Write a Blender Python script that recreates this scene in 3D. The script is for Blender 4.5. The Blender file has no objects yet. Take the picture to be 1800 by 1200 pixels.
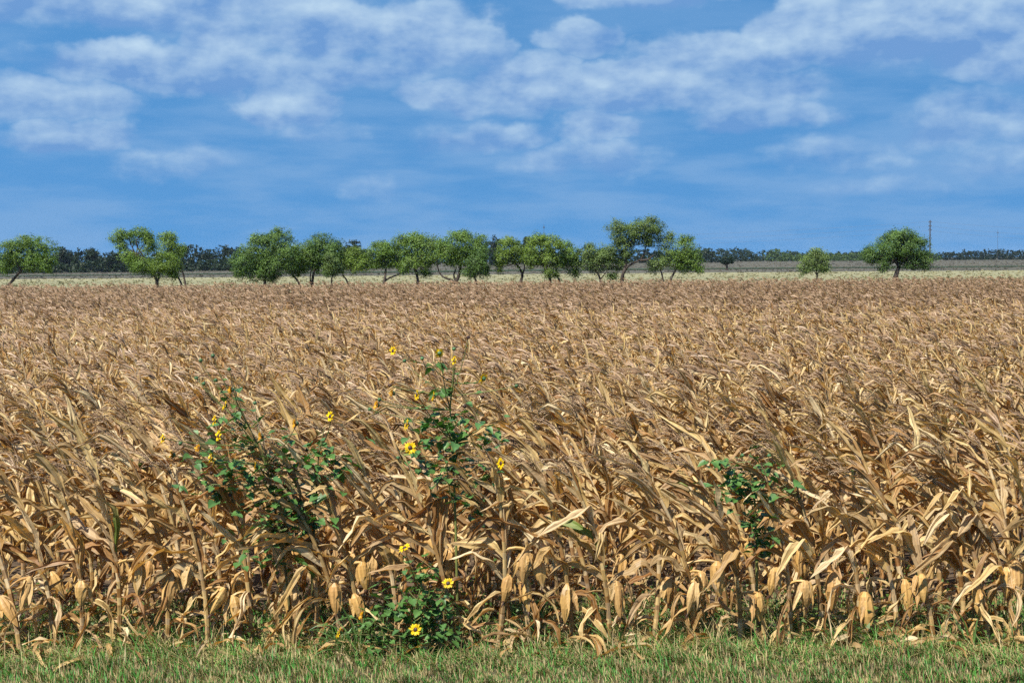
import bpy, math, random
import numpy as np
from mathutils import Matrix, Vector

R = math.radians
SC = bpy.context.scene
COL = SC.collection

# ------------------------------------------------------------------ camera
CAM_H = 2.56
FPX = 2500.0                                   # focal length in pixels of the 1800 wide photograph
PITCH, ROLL = math.atan((600 - 458) / FPX), R(0.5)
fwd = Vector((0, math.cos(PITCH), -math.sin(PITCH)))
right = Vector((1, 0, 0)); upv = right.cross(fwd)
r2 = right * math.cos(ROLL) - upv * math.sin(ROLL)
u2 = upv * math.cos(ROLL) + right * math.sin(ROLL)
cam_d = bpy.data.cameras.new('camera'); cam = bpy.data.objects.new('camera', cam_d); COL.objects.link(cam)
cam_d.sensor_width = 36; cam_d.lens = 36 * FPX / 1800
cam_d.clip_start = 0.1; cam_d.clip_end = 12000
M = Matrix.Identity(4)
for i, v in enumerate((r2, u2, -fwd)):
    for j in range(3): M[j][i] = v[j]
M.translation = (0, 0, CAM_H)
cam.matrix_world = M
SC.camera = cam

def ray(px, py):
    return fwd + r2 * ((px - 900) / FPX) + u2 * ((600 - py) / FPX)
def at(px, py, D):
    d = ray(px, py); k = D / d.y
    return np.array((d.x * k, D, CAM_H + d.z * k))

# ------------------------------------------------------------------ sun, sky, exposure
SUN_EL, SUN_AZ = R(53), R(216)                 # azimuth clockwise from +Y: behind the camera, to its left
sdir = Vector((math.sin(SUN_AZ) * math.cos(SUN_EL), math.cos(SUN_AZ) * math.cos(SUN_EL), math.sin(SUN_EL)))
sl = bpy.data.lights.new('sun', 'SUN'); sun = bpy.data.objects.new('sun', sl); COL.objects.link(sun)
sl.energy = 5.0; sl.angle = R(0.53); sl.color = (1.0, 0.94, 0.85)
sun.rotation_euler = sdir.to_track_quat('Z', 'Y').to_euler()
sun.location = (-20, -20, 40)

SC.view_settings.view_transform = 'Standard'; SC.view_settings.look = 'None'
SC.view_settings.exposure = 1.06; SC.view_settings.gamma = 1.0
SC.view_settings.use_curve_mapping = False
SC.render.engine = 'CYCLES'
SC.cycles.max_bounces = 8; SC.cycles.diffuse_bounces = 2; SC.cycles.glossy_bounces = 2
SC.cycles.transmission_bounces = 5; SC.cycles.transparent_max_bounces = 4; SC.cycles.volume_bounces = 0
SC.cycles.use_denoising = False; SC.cycles.use_adaptive_sampling = True; SC.cycles.adaptive_threshold = 0.02
SC.cycles.caustics_reflective = False; SC.cycles.caustics_refractive = False
SC.cycles.sample_clamp_indirect = 6

class NT:
    """small helper to write node trees"""
    def __init__(s, tree): s.t = tree
    def n(s, typ, ins=(), **kw):
        nd = s.t.nodes.new(typ)
        for k, v in kw.items(): setattr(nd, k, v)
        items = ins.items() if isinstance(ins, dict) else enumerate(ins)
        for k, v in items:
            if v is None: continue
            if hasattr(v, 'is_output'): s.t.links.new(v, nd.inputs[k])
            else: nd.inputs[k].default_value = v
        return nd
    def m(s, op, *ins, clamp=False): return s.n('ShaderNodeMath', ins, operation=op, use_clamp=clamp).outputs[0]
    def vm(s, op, *ins):
        nd = s.n('ShaderNodeVectorMath', ins, operation=op)
        return nd.outputs['Value'] if op in ('LENGTH', 'DOT_PRODUCT') else nd.outputs[0]
    def mr(s, v, a, b, c=0.0, d=1.0, smooth=False):
        return s.n('ShaderNodeMapRange', (v, a, b, c, d), interpolation_type='SMOOTHSTEP' if smooth else 'LINEAR').outputs[0]
    def mix(s, f, a, b, blend='MIX'):
        nd = s.n('ShaderNodeMix', data_type='RGBA', blend_type=blend)
        for i, v in ((0, f), (6, a), (7, b)):
            if hasattr(v, 'is_output'): s.t.links.new(v, nd.inputs[i])
            else: nd.inputs[i].default_value = v if i == 0 else (*v, 1) if len(v) == 3 else v
        return nd.outputs[2]
    def ramp(s, f, stops, interp='LINEAR'):
        nd = s.n('ShaderNodeValToRGB', (f,)); cr = nd.color_ramp; cr.interpolation = interp
        while len(cr.elements) < len(stops): cr.elements.new(0.5)
        for e, (p, c) in zip(cr.elements, stops):
            e.position = p; e.color = (*c, 1)
        return nd.outputs[0]
    def noise(s, vec, scale, detail=3, rough=0.5, dist=0.0):
        return s.n('ShaderNodeTexNoise', {'Vector': vec, 'Scale': scale, 'Detail': detail, 'Roughness': rough, 'Distortion': dist}).outputs[0]
    def sep(s, v): return s.n('ShaderNodeSeparateXYZ', (v,)).outputs
    def comb(s, *a): return s.n('ShaderNodeCombineXYZ', a).outputs[0]

W = bpy.data.worlds.new('World'); SC.world = W; W.use_nodes = True
W.node_tree.nodes.clear(); g = NT(W.node_tree)
SKY_STRENGTH = 0.064
dirv = g.n('ShaderNodeTexCoord').outputs['Generated']
dx, dy, dz = g.sep(dirv)
lift = g.comb(dx, dy, g.m('ADD', g.m('MULTIPLY', g.m('MAXIMUM', dz, 0.0), 0.9), 0.60))
sky = g.n('ShaderNodeTexSky', {'Vector': g.vm('NORMALIZE', lift)}, sky_type='NISHITA', sun_disc=False, sun_elevation=SUN_EL,
          sun_rotation=SUN_AZ, altitude=100, air_density=1.15, dust_density=0.1, ozone_density=3.0)
skyc = g.mix(1.0, sky.outputs[0], (0.74, 1.36, 1.56), 'MULTIPLY')
az = g.m('MULTIPLY', g.m('ARCTAN2', dx, dy), 57.29578)
el = g.m('MULTIPLY', g.m('ARCSINE', dz), 57.29578)
ae = g.comb(az, el, 0.0)
# clouds seen in the photograph, as (x, y, half width, half height, weight) in its pixels, stored as azimuth and elevation
CLOUDS = [(230, -5, 430, 62, 1.0), (410, 72, 110, 52, 1.0), (575, 48, 120, 62, 1.05), (735, 55, 150, 66, 1.05), (840, 80, 60, 40, .6),
    (225, 112, 125, 44, 1.0), (430, 126, 420, 46, .85), (70, 172, 190, 44, .8), (480, 184, 115, 40, .8),
    (130, 236, 150, 30, .75), (290, 288, 170, 40, .42), (540, 225, 90, 28, .4),
    (780, 168, 110, 34, .9), (930, 142, 150, 54, 1.1), (1110, 150, 170, 50, 1.0), (1300, 158, 190, 44, .8), (1020, 66, 85, 38, .85),
    (1260, 92, 200, 44, .95), (1420, 50, 130, 66, 1.1), (1600, 40, 200, 80, 1.1), (1790, 55, 190, 80, 1.05),
    (1040, 222, 95, 38, .85), (850, 240, 140, 36, .62), (1350, 204, 150, 34, .7), (1690, 205, 150, 62, .6),
    (1030, 278, 170, 38, .5), (1500, 268, 170, 40, .38), (1760, 278, 120, 40, .42), (1120, -8, 210, 22, .7), (650, 330, 130, 26, .32), (1570, 330, 160, 26, .3)]
wn = g.n('ShaderNodeTexNoise', {'Vector': g.vm('MULTIPLY', dirv, (1, 1, 1.3)), 'Scale': 21.0, 'Detail': 4.0, 'Roughness': 0.56}).outputs['Color']
aw = g.vm('ADD', ae, g.vm('MULTIPLY', g.vm('SUBTRACT', wn, (.5, .5, .5)), (5.0, 1.7, 0)))
acc = g_acc = c_acc = None
for (px, py, rx, ry, wt) in CLOUDS:
    d = ray(px, py).normalized()
    ca, ce = math.degrees(math.atan2(d.x, d.y)), math.degrees(math.asin(d.z))
    ra, re = math.degrees(rx * 1.08 / FPX), math.degrees(ry * 1.15 / FPX)
    q = g.vm('MULTIPLY_ADD', aw, (1 / ra, 1 / re, 0), (-ca / ra, -ce / re, 0))
    c = g.mr(g.vm('LENGTH', q), 1.15, 0.35, 0.0, wt, True)
    gr = g.m('MULTIPLY', c, g.sep(q)[1])
    acc = c if acc is None else g.m('MAXIMUM', acc, c)
    c_acc = c if c_acc is None else g.m('ADD', c_acc, c)
    g_acc = gr if g_acc is None else g.m('ADD', g_acc, gr)
qn = g.vm('MULTIPLY', dirv, (1.0, 1.0, 2.3))
fb = g.noise(qn, 16.0, 5, 0.57)
fb2 = g.noise(g.vm('ADD', qn, (-0.012, -0.004, 0.026)), 16.0, 4, 0.55)
qp = g.vm('MULTIPLY', dirv, (1.0, 1.0, 1.35))
pf = g.noise(qp, 40.0, 4, 0.5)
pf2 = g.noise(g.vm('ADD', qp, (-0.005, -0.002, 0.010)), 40.0, 3, 0.5)
# the same broken cumulus goes on over the rest of the sky
wide = g.noise(g.vm('MULTIPLY', dirv, (1, 1, 3.2)), 4.2, 3, 0.5)
beyond = g.m('MAXIMUM', g.mr(g.m('ABSOLUTE', az), 20.5, 26.0), g.mr(el, 11.0, 14.0))
other = g.m('MULTIPLY', g.mr(wide, 0.44, 0.62, 0.0, 1.0, True), beyond)
cover = g.m('MAXIMUM', acc, other)
f = g.m('ADD', g.m('ADD', cover, g.m('MULTIPLY', g.m('SUBTRACT', fb, 0.5), 0.65)), g.m('MULTIPLY', g.m('SUBTRACT', pf, 0.5), 0.34))
streak = g.noise(g.vm('MULTIPLY', dirv, (1, 1, 5.0)), 10.0, 4, 0.55)
veil = g.m('MULTIPLY', g.mr(streak, 0.34, 0.66, 0.0, 0.8, True), g.mr(el, 12.0, 4.0, 0.3, 1.0))
relief = g.m('ADD', g.m('MULTIPLY', g.m('SUBTRACT', fb, fb2), 1.5), g.m('MULTIPLY', g.m('SUBTRACT', pf, pf2), 1.0))
grad = g.m('DIVIDE', g_acc, g.m('ADD', c_acc, 0.25))
lit = g.m('ADD', g.m('ADD', g.m('MULTIPLY', grad, 0.62), relief), 0.36, clamp=True)
alpha = g.m('MULTIPLY', g.mr(f, 0.12, 0.60, 0.0, 1.0, True), g.mr(cover, 0.2, 1.0, 0.5, 0.9))
cloudc = g.mix(lit, (1.25, 2.55, 5.0), (4.4, 5.7, 6.8))
withveil = g.mix(veil, skyc, (1.5, 3.0, 5.3))
final = g.mix(alpha, withveil, cloudc)
bg = g.n('ShaderNodeBackground', (final, SKY_STRENGTH))
g.n('ShaderNodeOutputWorld', (bg.outputs[0],))
W.cycles.sampling_method = 'MANUAL'; W.cycles.sample_map_resolution = 512

# ------------------------------------------------------------------ materials
ALB = 0.78
def dim(c, k=None): return tuple(x * (ALB if k is None else k) for x in c)
def material(name):
    m = bpy.data.materials.new(name); m.use_nodes = True; m.node_tree.nodes.clear()
    return m, NT(m.node_tree)
def finish(t, shader, disp=None):
    t.n('ShaderNodeOutputMaterial', {'Surface': shader})
def princ(t, col, rough=0.6, spec=0.3, normal=None):
    ins = {'Base Color': col, 'Roughness': rough, 'Specular IOR Level': spec}
    if normal is not None: ins['Normal'] = normal
    return t.n('ShaderNodeBsdfPrincipled', ins).outputs[0]
def bump(t, h, strength, dist): return t.n('ShaderNodeBump', {'Height': h, 'Strength': strength, 'Distance': dist}).outputs[0]
def leafcoords(t):
    a = t.n('ShaderNodeAttribute', attribute_name='luv').outputs['Vector']
    u, v, r = t.sep(a)
    rnd = t.m('FRACT', t.m('ADD', r, t.n('ShaderNodeObjectInfo').outputs['Random']))
    return u, v, rnd
def blend(t, a, b, f): return t.n('ShaderNodeMixShader', (f, a, b)).outputs[0]

def corn_leaf_mat(name, stops, trans=0.40, tint=(1.0, 0.69, 0.28), green=False):
    m, t = material(name)
    u, v, rnd = leafcoords(t)
    base = t.ramp(rnd, [(p, dim(c, 0.81)) for p, c in stops])
    st = t.noise(t.comb(t.m('MULTIPLY', u, 11.0), t.m('MULTIPLY', v, 1.6), t.m('MULTIPLY', rnd, 60.0)), 1.0, 4, 0.6)
    base = t.mix(1.0, base, t.ramp(st, [(0.28, (0.48, 0.38, 0.29)), (0.48, (0.92, 0.91, 0.90)), (0.7, (1.30, 1.28, 1.24))]), 'MULTIPLY')
    bl = t.noise(t.comb(t.m('MULTIPLY', u, 3.0), t.m('MULTIPLY', v, 9.0), t.m('MULTIPLY', rnd, 91.0)), 1.0, 3, 0.6)
    base = t.mix(t.mr(bl, 0.56, 0.74, 0.0, 0.6, True), base, (0.22, 0.11, 0.042))
    gl = t.noise(t.comb(t.m('MULTIPLY', u, 1.5), t.m('MULTIPLY', v, 5.0), t.m('MULTIPLY', rnd, 37.0)), 1.0, 4, 0.65)
    base = t.mix(t.mr(gl, 0.58, 0.72, 0.0, 0.55, True), base, (0.44, 0.37, 0.27))
    rib = t.mr(t.m('ABSOLUTE', t.m('SUBTRACT', u, 0.5)), 0.03, 0.08, 0.55, 0.0, True)
    base = t.mix(rib, base, (0.46, 0.35, 0.20))
    if green:
        base = t.mix(t.mr(t.m('ADD', v, t.m('MULTIPLY', st, 0.2)), 0.25, 0.55, 0.85, 0.0, True), base, (0.09, 0.18, 0.025))
    nrm = bump(t, st, 0.5, 0.006)
    a = princ(t, base, 0.45, 0.28, nrm)
    b = t.n('ShaderNodeBsdfTranslucent', {'Color': t.mix(1.0, base, tint, 'MULTIPLY'), 'Normal': nrm}).outputs[0]
    finish(t, blend(t, a, b, trans)); return m

CORN = [(0.0, (0.60, 0.41, 0.150)), (0.14, (0.84, 0.66, 0.32)), (0.30, (0.34, 0.170, 0.050)), (0.44, (0.78, 0.58, 0.25)),
        (0.58, (0.46, 0.245, 0.085)), (0.72, (0.92, 0.77, 0.47)), (0.86, (0.32, 0.155, 0.048)), (1.0, (0.66, 0.53, 0.28))]
M_LEAF = corn_leaf_mat('dry_corn_leaf', CORN)
M_LEAFG = corn_leaf_mat('half_green_corn_leaf', CORN, green=True)
M_HUSK = corn_leaf_mat('corn_husk', [(0, (0.52, 0.31, 0.095)), (0.35, (0.60, 0.385, 0.135)), (0.7, (0.44, 0.245, 0.08)), (1, (0.58, 0.40, 0.175))], 0.12)
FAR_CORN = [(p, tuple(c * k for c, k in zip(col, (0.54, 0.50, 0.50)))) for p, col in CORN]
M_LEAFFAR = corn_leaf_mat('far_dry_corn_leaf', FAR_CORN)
M_STALK = corn_leaf_mat('corn_stalk', [(0, (0.52, 0.38, 0.20)), (0.4, (0.44, 0.30, 0.15)), (0.7, (0.56, 0.43, 0.25)), (1, (0.40, 0.30, 0.18))], 0.05)
M_TASSEL = corn_leaf_mat('corn_tassel', [(0, (0.33, 0.215, 0.125)), (0.5, (0.42, 0.29, 0.18)), (1, (0.26, 0.165, 0.095))], 0.15, (1, .8, .6))

def plant_mat(name, stops, trans=0.3, tint=(0.9, 1.0, 0.35), rough=0.5, spec=0.3, nscale=20.0, k=0.88):
    m, t = material(name)
    u, v, rnd = leafcoords(t)
    base = t.ramp(rnd, [(p, dim(c, k)) for p, c in stops])
    nz = t.noise(t.n('ShaderNodeNewGeometry').outputs['Position'], nscale, 3)
    base = t.mix(1.0, base, t.ramp(nz, [(0.3, (0.7, 0.7, 0.7)), (0.7, (1.25, 1.25, 1.2))]), 'MULTIPLY')
    a = princ(t, base, rough, spec)
    b = t.n('ShaderNodeBsdfTranslucent', {'Color': t.mix(1.0, base, tint, 'MULTIPLY')}).outputs[0]
    finish(t, blend(t, a, b, trans)); return m

M_SFLEAF = plant_mat('sunflower_leaf', [(0, (0.058, 0.135, 0.030)), (0.5, (0.085, 0.180, 0.040)), (1, (0.066, 0.150, 0.046))], 0.22, (.8, 1.2, .3), 0.45, 0.4)
M_SFSTEM = plant_mat('sunflower_stem', [(0, (0.10, 0.13, 0.035)), (0.5, (0.16, 0.17, 0.05)), (1, (0.10, 0.085, 0.03))], 0.0)
M_PETAL = plant_mat('sunflower_petal', [(0, (0.80, 0.53, 0.008)), (1, (0.86, 0.62, 0.015))], 0.35, (1, .8, .2), k=0.95)
M_PETALD = plant_mat('faded_sunflower_petal', [(0, (0.55, 0.26, 0.01)), (1, (0.62, 0.32, 0.015))], 0.3, (1, .7, .2))
M_DISC = plant_mat('sunflower_disc', [(0, (0.035, 0.015, 0.010)), (1, (0.055, 0.025, 0.012))], 0.0)
M_CALYX = plant_mat('sunflower_calyx', [(0, (0.045, 0.11, 0.04)), (1, (0.06, 0.13, 0.05))], 0.0)
M_GRASS = plant_mat('verge_grass', [(0, (0.050, 0.180, 0.030)), (0.30, (0.085, 0.250, 0.042)), (0.42, (0.14, 0.28, 0.06)), (0.5, (0.30, 0.26, 0.11)),
                                    (0.75, (0.38, 0.31, 0.15)), (1, (0.22, 0.155, 0.075))], 0.3, (.9, 1, .35), 0.5, 0.25, 4.0, 0.95)
M_WEED = plant_mat('weeds', [(0, (0.045, 0.10, 0.020)), (0.5, (0.075, 0.14, 0.025)), (1, (0.10, 0.16, 0.035))], 0.3)
TREE_STOPS = {
 'mid':    [(0, (0.0782, 0.1472, 0.0258)), (0.5, (0.1178, 0.1996, 0.0340)), (1, (0.1647, 0.2475, 0.0423))],
 'yellow': [(0, (0.0828, 0.1426, 0.0202)), (0.5, (0.1196, 0.1886, 0.0276)), (1, (0.1518, 0.2254, 0.0350))],
 'dark':   [(0, (0.0598, 0.1196, 0.0258)), (0.5, (0.0874, 0.1601, 0.0340)), (1, (0.1306, 0.2079, 0.0423))],
 'grey':   [(0, (0.0837, 0.1389, 0.0386)), (0.5, (0.1141, 0.1748, 0.0478)), (1, (0.1518, 0.2116, 0.0570))],
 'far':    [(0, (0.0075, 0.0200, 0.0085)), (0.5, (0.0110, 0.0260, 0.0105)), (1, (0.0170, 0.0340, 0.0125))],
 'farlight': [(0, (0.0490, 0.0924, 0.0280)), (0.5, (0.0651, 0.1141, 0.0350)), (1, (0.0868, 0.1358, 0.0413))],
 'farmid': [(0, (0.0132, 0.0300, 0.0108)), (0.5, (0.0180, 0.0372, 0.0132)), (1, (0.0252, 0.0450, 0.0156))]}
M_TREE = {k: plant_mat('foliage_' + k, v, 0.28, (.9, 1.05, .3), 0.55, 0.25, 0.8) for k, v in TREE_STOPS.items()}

def simple_mat(name, c1, c2, scale, rough=0.9, stretch=(1, 1, 1), bumpd=0.02, spec=0.2, detail=6):
    m, t = material(name)
    pos = t.vm('MULTIPLY', t.n('ShaderNodeNewGeometry').outputs['Position'], stretch)
    a = t.noise(pos, scale, detail, 0.6); b = t.noise(pos, scale * 0.13, 4, 0.55)
    col = t.ramp(t.m('ADD', t.m('MULTIPLY', a, 0.55), t.m('MULTIPLY', b, 0.45)), [(0.32, dim(c1)), (0.66, dim(c2))])
    finish(t, princ(t, col, rough, spec, bump(t, a, 0.6, bumpd))); return m
M_BARK = simple_mat('bark', (0.035, 0.026, 0.020), (0.10, 0.080, 0.065), 6.0, 0.9, (1, 1, .3))
M_SOIL = simple_mat('soil', (0.05, 0.033, 0.02), (0.13, 0.09, 0.055), 9.0)
M_VERGE = simple_mat('verge_soil', (0.045, 0.045, 0.022), (0.12, 0.10, 0.052), 14.0)
M_PAST = simple_mat('pasture', (0.185, 0.185, 0.098), (0.285, 0.262, 0.145), 0.22, 0.95, (0.25, 1, 1), 0.05)
M_STUB = simple_mat('stubble', (0.066, 0.062, 0.044), (0.110, 0.102, 0.074), 0.16, 0.95, (0.10, 1, 1), 0.1)
M_GREENF = simple_mat('green_strip', (0.020, 0.036, 0.014), (0.045, 0.062, 0.026), 0.2, 0.95, (0.15, 1, 1), 0.1)
M_FARG = simple_mat('far_ground', (0.06, 0.058, 0.035), (0.10, 0.09, 0.055), 0.05, 0.95, (0.3, 1, 1), 0.1)
M_POLE = simple_mat('pole_metal', (0.05, 0.05, 0.055), (0.09, 0.09, 0.095), 3.0, 0.6)
M_WIRE = simple_mat('wire', (0.12, 0.12, 0.13), (0.16, 0.16, 0.17), 3.0, 0.5)

# ------------------------------------------------------------------ mesh helpers
def build_mesh(name, V, F, mats, L=None, idx=None, smooth=True):
    """V (n,3); F list of face arrays (m,3) or (m,4); L (n,3) = leaf coordinates; idx list of material index arrays per F"""
    me = bpy.data.meshes.new(name)
    V = np.asarray(V, dtype=np.float32)
    me.vertices.add(len(V)); me.vertices.foreach_set('co', V.ravel())
    loops = np.concatenate([np.asarray(f).ravel() for f in F]).astype(np.int32)
    sizes = np.concatenate([np.full(len(f), np.asarray(f).shape[1]) for f in F])
    starts = np.concatenate(([0], np.cumsum(sizes)[:-1])).astype(np.int32)
    me.loops.add(len(loops)); me.loops.foreach_set('vertex_index', loops)
    me.polygons.add(len(sizes)); me.polygons.foreach_set('loop_start', starts)
    if idx is not None: me.polygons.foreach_set('material_index', np.concatenate(idx).astype(np.int32))
    me.polygons.foreach_set('use_smooth', np.full(len(sizes), smooth))
    for m in (mats if isinstance(mats, (list, tuple)) else [mats]): me.materials.append(m)
    if L is not None:
        a = me.attributes.new('luv', 'FLOAT_VECTOR', 'POINT'); a.data.foreach_set('vector', np.asarray(L, dtype=np.float32).ravel())
    me.update(calc_edges=True)
    return me
def link(name, data, parent=None):
    o = bpy.data.objects.new(name, data); COL.objects.link(o)
    if parent is not None: o.parent = parent
    return o
def tag(o, label=None, cat=None, group=None, kind=None):
    for k, v in (('label', label), ('category', cat), ('group', group), ('kind', kind)):
        if v: o[k] = v
    return o

class Acc:
    """collects pieces into one mesh"""
    def __init__(s): s.V = []; s.F4 = []; s.F3 = []; s.L = []; s.n = 0; s.i4 = []; s.i3 = []
    def add(s, V, F, L, mi=0):
        V = np.asarray(V, float)
        for f in (F if isinstance(F, list) and np.ndim(F[0]) == 2 else [F]):
            f = np.asarray(f)
            (s.F4 if f.shape[1] == 4 else s.F3).append(f + s.n); (s.i4 if f.shape[1] == 4 else s.i3).append(np.full(len(f), mi))
        s.V.append(V); s.L.append(np.asarray(L, float)); s.n += len(V)
    def mesh(s, name, mats, smooth=True):
        F, I = [], []
        if s.F4: F.append(np.concatenate(s.F4)); I.append(np.concatenate(s.i4))
        if s.F3: F.append(np.concatenate(s.F3)); I.append(np.concatenate(s.i3))
        return build_mesh(name, np.concatenate(s.V), F, mats, np.concatenate(s.L), I, smooth)

def norm(v): return v / (np.linalg.norm(v) + 1e-9)
def tube(path, rad, sides=6, rnd=0.0):
    path = np.asarray(path, float); n = len(path); rad = np.broadcast_to(np.asarray(rad, float), (n,))
    T = np.gradient(path, axis=0); T /= np.linalg.norm(T, axis=1)[:, None] + 1e-9
    S = norm(np.cross(T[0], (0.31, 0.9, 0.3)))
    V = np.zeros((n, sides, 3)); a = np.arange(sides) * 2 * math.pi / sides
    for i in range(n):
        S = norm(S - T[i] * np.dot(S, T[i])); B = np.cross(T[i], S)
        V[i] = path[i] + rad[i] * (np.cos(a)[:, None] * S + np.sin(a)[:, None] * B)
    i, j = np.meshgrid(np.arange(n - 1), np.arange(sides), indexing='ij')
    k = (j + 1) % sides
    F = np.stack([i * sides + j, i * sides + k, (i + 1) * sides + k, (i + 1) * sides + j], -1).reshape(-1, 4)
    vl = np.concatenate(([0], np.cumsum(np.linalg.norm(np.diff(path, axis=0), axis=1))))
    L = np.zeros((n, sides, 3)); L[..., 0] = np.arange(sides) / sides; L[..., 1] = vl[:, None]; L[..., 2] = rnd
    return V.reshape(-1, 3), F, L.reshape(-1, 3)
def bez(p0, p1, p2, n=8):
    t = np.linspace(0, 1, n)[:, None]
    return (1 - t) ** 2 * np.asarray(p0) + 2 * t * (1 - t) * np.asarray(p1) + t * t * np.asarray(p2)

def ribbon(P0, d0, Ln, Wd, droop, wind, rng, seg=12, across=4, fold=0.5, tw=(0, 0.6), ruf=0.25, rnd=0.0, jit=0.12, base=0.35, kink=0.0, tk=0.6, flag=0.0, pleat=0.0):
    """a long blade leaf that leaves P0 along d0, is bent down by its weight and left by the wind"""
    d = norm(np.asarray(d0, float)); p = np.array(P0, float); ds = Ln / seg
    P = [p.copy()]; T = [d.copy()]; ph = rng.uniform(0, 6.28, 4)
    for i in range(seg):
        t = (i + 1) / seg
        d = norm(d + np.array((-wind, 0, -droop * (0.35 + 1.3 * t))) * ds + np.array((-0.25, 0, -1.0)) * (kink * math.exp(-((t - tk) / 0.055) ** 2) * 12 / seg * 1.35) + jit * ds * 3 * np.array((math.sin(5 * t + ph[0]), math.sin(6 * t + ph[1]), math.sin(7 * t + ph[2]))))
        p = p + d * ds; P.append(p.copy()); T.append(d.copy())
    S = np.cross(T[0], (0, 0, 1.0))
    if np.linalg.norm(S) < 0.15: S = np.cross(T[0], (0.3, 1, 0))
    S = norm(S)
    if flag:
        S = norm(S * (1 - flag) * (1 if S[2] >= 0 else -1) + norm(np.cross(T[seg // 3], (0, 1.0, 0.25))) * flag)
    nv = across + 1
    V = np.zeros((seg + 1, nv, 3)); L = np.zeros((seg + 1, nv, 3))
    js = np.linspace(-1, 1, nv)
    for i in range(seg + 1):
        t = i / seg
        S = norm(S - T[i] * np.dot(S, T[i])); N = np.cross(S, T[i])
        a = tw[0] + tw[1] * t; c, s_ = math.cos(a), math.sin(a)
        S1 = c * S + s_ * N; N1 = c * N - s_ * S
        w = Wd * 0.5 * (base + (1 - base) * min(1, t / 0.28) ** 0.8) * (1 - t ** 2.4) ** 0.85 + 0.0015
        fo = fold * (1.2 - 0.7 * t) + 0.15 * math.sin(9 * t + ph[3])
        jag = rng.uniform(.72, 1.12, 2) if across > 1 else (1, 1)
        for j, q in enumerate(js):
            w_ = w; w = w * (jag[0] if q < -.9 else jag[1] if q > .9 else 1)
            rf = ruf * w * abs(q) * math.sin(t * 19 * Ln / 0.5 + (ph[0] if q < 0 else ph[1])) if across > 1 else 0
            V[i, j] = P[i] + S1 * (w * q * math.cos(fo)) + N1 * (w * abs(q) * math.sin(fo) + rf + pleat * w * (1 if j % 2 else -1))
            w = w_
        L[i, :, 0] = js * 0.5 + 0.5; L[i, :, 1] = t * Ln; L[i, :, 2] = rnd
    i, j = np.meshgrid(np.arange(seg), np.arange(across), indexing='ij')
    F = np.stack([i * nv + j, i * nv + j + 1, (i + 1) * nv + j + 1, (i + 1) * nv + j], -1).reshape(-1, 4)
    return V.reshape(-1, 3), F, L.reshape(-1, 3)

# ------------------------------------------------------------------ terrain
def sstep(a, b, x):
    t = np.clip((x - a) / (b - a), 0, 1); return t * t * (3 - 2 * t)
def ground_z(x, y):
    return 0.9 * sstep(300, 700, y) + 0.35 * np.sin(np.asarray(x) * 0.011 + 1.0) * sstep(200, 420, y)
def sheet(name, x0, x1, y0, y1, nx, ny, mat, dz, label, wob=0.0):
    ys = np.linspace(0, 1, ny) ** 1.6 * (y1 - y0) + y0
    xs = np.linspace(x0, x1, nx)
    X, Y = np.meshgrid(xs, ys)
    if wob:
        Y = Y.copy(); Y[0] += wob * np.sin(xs * 0.05) + wob * 0.6 * np.sin(xs * 0.17 + 2); Y[-1] += wob * np.sin(xs * 0.04 + 1) + wob * .5 * np.sin(xs * .21)
    V = np.stack([X, Y, ground_z(X, Y) + dz], -1).reshape(-1, 3)
    i, j = np.meshgrid(np.arange(ny - 1), np.arange(nx - 1), indexing='ij')
    F = np.stack([i * nx + j, i * nx + j + 1, (i + 1) * nx + j + 1, (i + 1) * nx + j], -1).reshape(-1, 4)
    o = link(name, build_mesh(name, V, [F], mat)); tag(o, label, kind='structure'); return o
sheet('ground', -2590, 2590, -50, 2590, 60, 140, M_FARG, -0.06, 'open farmland running out to the horizon')
sheet('corn_soil', -75, 75, 8.9, 94.5, 60, 60, M_SOIL, 0.0, 'dark bare soil beneath the corn')
sheet('verge', -30, 30, -10, 9.3, 30, 30, M_VERGE, 0.006, 'thatchy grass verge in front of the corn')
sheet('pasture', -190, 190, 95.5, 258, 50, 50, M_PAST, 0.0, 'pale dry pasture behind the corn field', 4.0)
sheet('green_strip', -330, 330, 318, 350, 50, 12, M_GREENF, 0.06, 'dull green strip across the far field', 6.0)
sheet('far_field', -700, 700, 250, 1100, 70, 60, M_STUB, -0.02, 'grey brown field before the treeline')

# ------------------------------------------------------------------ corn plants
HC = 1.22          # length of a stalk to its tassel

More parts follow.
